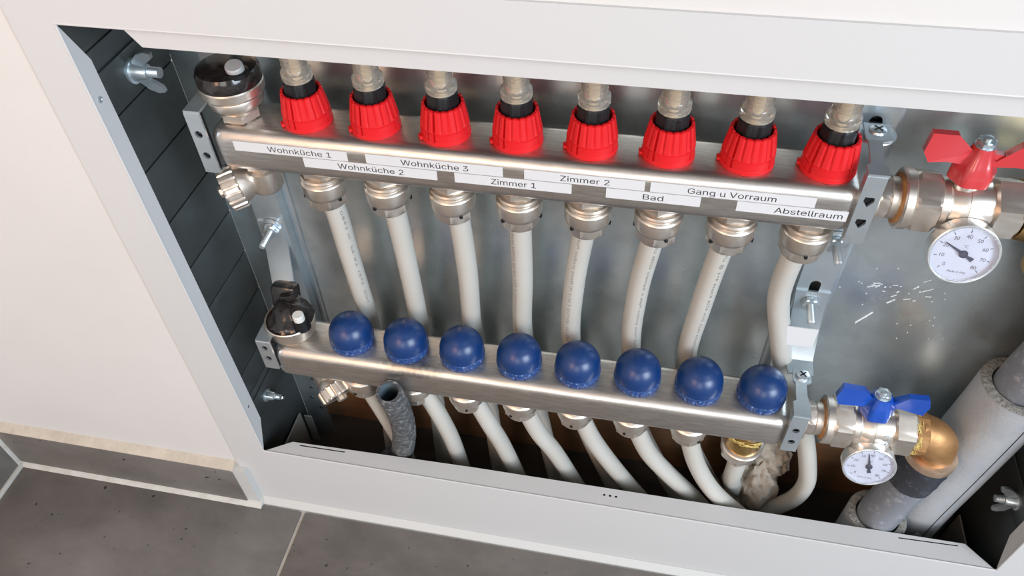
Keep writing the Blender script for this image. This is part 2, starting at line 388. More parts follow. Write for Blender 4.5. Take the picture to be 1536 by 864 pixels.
# ------------------------------------------------------------------ cabinet box (galvanised)
cb = thing('cabinet_box', 'dark galvanised steel box sunk in the wall behind the white frame', 'cabinet', (235, 38, -480))
BK = 38.0; SL = -121.0; SR = 593.0; ZT = 110.0
b = NB(); plate(b, [(SL, ZT), (SR, ZT), (SR, -480), (SR - 8, -480), (SR - 12, -356), (450, -358), (60, -369), (-94, -362), (-94, -480), (SL, -480)], [], 1.2, Matrix.Translation((0, BK, 0)) @ XZ)
obj('back_panel', b, 'galv', cb, world=True)
b = NB(); strip(b, [(BK - 0.2, -352), (BK - 3, -356)], -94, SR - 46, 1.0); b.free()
# side walls: knock-out strips divided by horizontal joints
zs = [ZT, 64.8, 15.6, -33.5, -82.7, -131.9, -181.0, -230.2, -279.4, -310, -480]
for side in (0, 1):
    x = SL if side == 0 else SR
    for k in range(len(zs) - 1):
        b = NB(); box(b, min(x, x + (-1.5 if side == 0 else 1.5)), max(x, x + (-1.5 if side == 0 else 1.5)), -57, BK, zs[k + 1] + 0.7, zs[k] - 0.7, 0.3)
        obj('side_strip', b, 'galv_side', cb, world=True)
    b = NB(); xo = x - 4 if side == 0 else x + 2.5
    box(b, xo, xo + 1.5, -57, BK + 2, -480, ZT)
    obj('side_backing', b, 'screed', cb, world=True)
    xs = 1 if side == 0 else -1                                    # raised channel carrying the wing bolts
    for zc in ((36, -333) if side == 0 else (36, -322)):
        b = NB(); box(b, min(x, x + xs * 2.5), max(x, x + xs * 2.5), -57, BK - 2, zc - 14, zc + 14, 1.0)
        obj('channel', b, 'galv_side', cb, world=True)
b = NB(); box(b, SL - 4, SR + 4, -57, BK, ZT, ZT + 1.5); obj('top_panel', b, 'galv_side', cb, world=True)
b = NB()
for x, z in ((-104, -392), (-100, -430), (-108, -412), (-99, -375)): lathe(b, [(2, 0), (2, .6), (1, 1.0), (0, 1.0)], 12, axis_m((x, BK, z), (0, -1, 0)))
obj('rivets', b, 'galv_side', cb, world=True)
# cavity behind and below
b = NB(); box(b, SL - 4, SR + 4, 62, 66, -480, -340)
tag(obj('backing_board', b, 'board', None, (235, 64, -480), world=True), 'brown backing board in the dark gap below the metal back panel', 'board')
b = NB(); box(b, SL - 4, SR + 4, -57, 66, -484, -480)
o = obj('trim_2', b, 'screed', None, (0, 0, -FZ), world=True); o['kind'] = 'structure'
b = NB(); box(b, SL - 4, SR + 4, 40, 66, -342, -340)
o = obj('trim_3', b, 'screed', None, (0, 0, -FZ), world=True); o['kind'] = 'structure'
# scratches of plaster on the back panel
def scratch(pts):
    b = NB()
    for (x, y, L, a, w) in pts:
        c = at(x, y, 1, BK - 0.15); m_ = Matrix.Translation(c) @ Matrix.Rotation(-a, 4, 'Y')
        box(b, -L / 2, L / 2, -0.12, 0.12, -w / 2, w / 2, 0, m_)
    return b
sp = [(1296, 476, 17, 1.0, 1.5), (1336, 452, 7, .8, 1.3)]
for k in range(26): sp.append((1300 + random.random() * 110, 418 + random.random() * 22 + random.random() * 14, 1 + random.random() * 5, random.random() * 1.2, .35 + random.random() * .7))
for k in range(22): sp.append((1255 + random.random() * 170, 400 + random.random() * 110, .8, 0, .8))
so = scratch(sp)
M['scuff'] = mat('plaster_scuffs', (0.60, 0.62, 0.62), 0.8)
so2 = obj('plaster_scuffs', so, 'scuff', cb, world=True); so2['kind'] = 'stuff'

# ------------------------------------------------------------------ rails with slots, bolts
def rail(x0, x1, lbl, dark_left):
    t = thing('mounting_rail', lbl, 'rail', ((x0 + x1) / 2, BK, -350))
    xc = (x0 + x1) / 2; b = NB()
    hs = [slot(xc, zc, 8, 17) for zc in (-322, -272, -222, -172, -134, -84, -34, 16, 66)]
    plate(b, [(x0, -350), (x1, -350), (x1, 108), (x0, 108)], hs, 1.5, Matrix.Translation((0, 26, 0)) @ XZ)
    obj('rail_face', b, 'zinc', t, world=True)
    for x in (x0, x1 - 1.5):
        b = NB(); box(b, x, x + 1.5, 27.5, BK - .1, -350, 108); obj('rail_web', b, 'zinc', t, world=True)
    for a, c in ((x0 - 6, x0), (x1, x1 + 6)):
        b = NB(); box(b, a, c, BK - 1.6, BK - .1, -350, 108, 0.3); obj('rail_foot', b, 'zinc', t, world=True)
    return t
rail(-89, -63, 'grey slotted rail on the back panel behind the left manifold ends', 1)
rail(364, 390, 'bright slotted rail on the back panel behind the right manifold ends', 0)
def bolt(x, z, L, lbl, tilt=0.0):
    t = thing('hex_bolt', lbl, 'bolt', (x, 26, z))
    d = Vector((tilt, -1, -0.05))
    b = NB(); lathe(b, [(3.3, 0.2), (10, 0.2), (10, 1.2), (9, 1.6), (3.3, 1.6)], 28, axis_m((0, 0, 0), d)); obj('washer', b, 'zinc', t)
    b = NB(); hexnut(b, 6.3, 1.6, 6.5, 0.8, axis_m((0, 0, 0), d)); obj('nut', b, 'zinc', t)
    b = NB(); pr = [(0, 5)] + [(3.1 if k % 2 else 2.75, 5 + k * 0.55) for k in range(int((L - 5) / .55))] + [(2.2, L + .4), (0, L + .4)]
    lathe(b, pr, 16, axis_m((0, 0, 0), d)); obj('threaded_shank', b, 'zinc', t)
    return t
bolt(-76, -135.5, 24, 'zinc bolt with washer on the left rail, between the two manifolds')
bolt(377, -147.5, 24, 'zinc bolt with washer on the right rail above the small white tag')
bolt(379, -83, 24, 'zinc bolt on the right rail just under the end of the upper manifold', 0.05)

# ------------------------------------------------------------------ manifold bars
def rr_profile(y0, y1, z0, z1, r, n=6):
    P = []
    for cx, cz, a0 in ((y1 - r, z1 - r, 0), (y0 + r, z1 - r, 90), (y0 + r, z0 + r, 180), (y1 - r, z0 + r, 270)):
        for k in range(n + 1): a = R(a0 + 90 * k / n); P.append((cx + r * math.cos(a), cz + r * math.sin(a)))
    return P
def bar(bm, x0, x1, y0, y1, z0, z1, r):
    P = rr_profile(y0, y1, z0, z1, r); yc = (y0 + y1) / 2; zc = (z0 + z1) / 2
    secs = [(x0, 0.72), (x0 + 1.2, 0.83), (x0 + 3.5, 0.93), (x0 + 7, 0.985), (x0 + 11, 1), (x1 - 11, 1), (x1 - 7, 0.985), (x1 - 3.5, 0.93), (x1 - 1.2, 0.83), (x1, 0.72)]
    rows = [[bm.verts.new((x, yc + (y - yc) * s, zc + (z - zc) * s)) for y, z in P] for x, s in secs]
    n = len(P)
    for a, b in zip(rows, rows[1:]):
        for k in range(n): bm.faces.new((a[k], a[(k + 1) % n], b[(k + 1) % n], b[k]))
    bm.faces.new(rows[0]); bm.faces.new(rows[-1]); return bm
UY0, UY1, UZ0, UZ1 = -25.0, 21.0, -34.0, 1.5
LY0, LY1, LZ0, LZ1 = -48.5, -2.5, -250.5, -214.0
um = thing('supply_manifold', 'upper stainless manifold bar carrying red-capped flow meters and white name strips', 'manifold', (152, -2, -34))
b = NB(); bar(b, -67, 371, UY0, UY1, UZ0, UZ1, 9); obj('bar_body', b, 'inox', um, world=True, angle=60)
lm = thing('return_manifold', 'lower stainless manifold bar carrying the row of blue caps', 'manifold', (152, -25, -250))
b = NB(); bar(b, -68, 374, LY0, LY1, LZ0, LZ1, 9)
def stained(src, c, rad):
    """the bar's own steel with a soot smudge around one spot on its front"""
    m = M[src].copy(); m.name = 'sooty_stainless'; nt = m.node_tree; bs = nt.nodes['Principled BSDF']
    tc = nt.nodes.new('ShaderNodeTexCoord'); vm = nt.nodes.new('ShaderNodeVectorMath'); vm.operation = 'SUBTRACT'; vm.inputs[1].default_value = c
    sc = nt.nodes.new('ShaderNodeVectorMath'); sc.operation = 'MULTIPLY'; sc.inputs[1].default_value = (0.6 / rad, 0.6 / rad, 1.3 / rad)
    ln = nt.nodes.new('ShaderNodeVectorMath'); ln.operation = 'LENGTH'; nz_ = nt.nodes.new('ShaderNodeTexNoise'); nz_.inputs['Scale'].default_value = 220; nz_.inputs['Detail'].default_value = 6
    ad = nt.nodes.new('ShaderNodeMath'); ad.operation = 'MULTIPLY_ADD'; ad.inputs[1].default_value = 0.9
    mr = nt.nodes.new('ShaderNodeMapRange'); mr.inputs[1].default_value = 0.45; mr.inputs[2].default_value = 1.3; mr.inputs[3].default_value = 0.95; mr.inputs[4].default_value = 0.0
    mx = nt.nodes.new('ShaderNodeMix'); mx.data_type = 'RGBA'; mx.inputs[7].default_value = (0.035, 0.028, 0.025, 1)
    old = bs.inputs['Base Color'].links[0].from_socket; L = nt.links.new
    L(tc.outputs['Object'], vm.inputs[0]); L(vm.outputs[0], sc.inputs[0]); L(sc.outputs[0], ln.inputs[0]); L(tc.outputs['Object'], nz_.inputs['Vector'])
    L(nz_.outputs['Fac'], ad.inputs[0]); L(ln.outputs['Value'], ad.inputs[2]); L(ad.outputs[0], mr.inputs[0]); L(mr.outputs[0], mx.inputs[0]); L(old, mx.inputs[6]); L(mx.outputs[2], bs.inputs['Base Color'])
    return m
obj('bar_body', b, stained('inox', tuple((at(613, 551, 1, LY0) - Vector((152, -25, -250))) * 0.001), 0.024), lm, world=True, angle=60)
import json
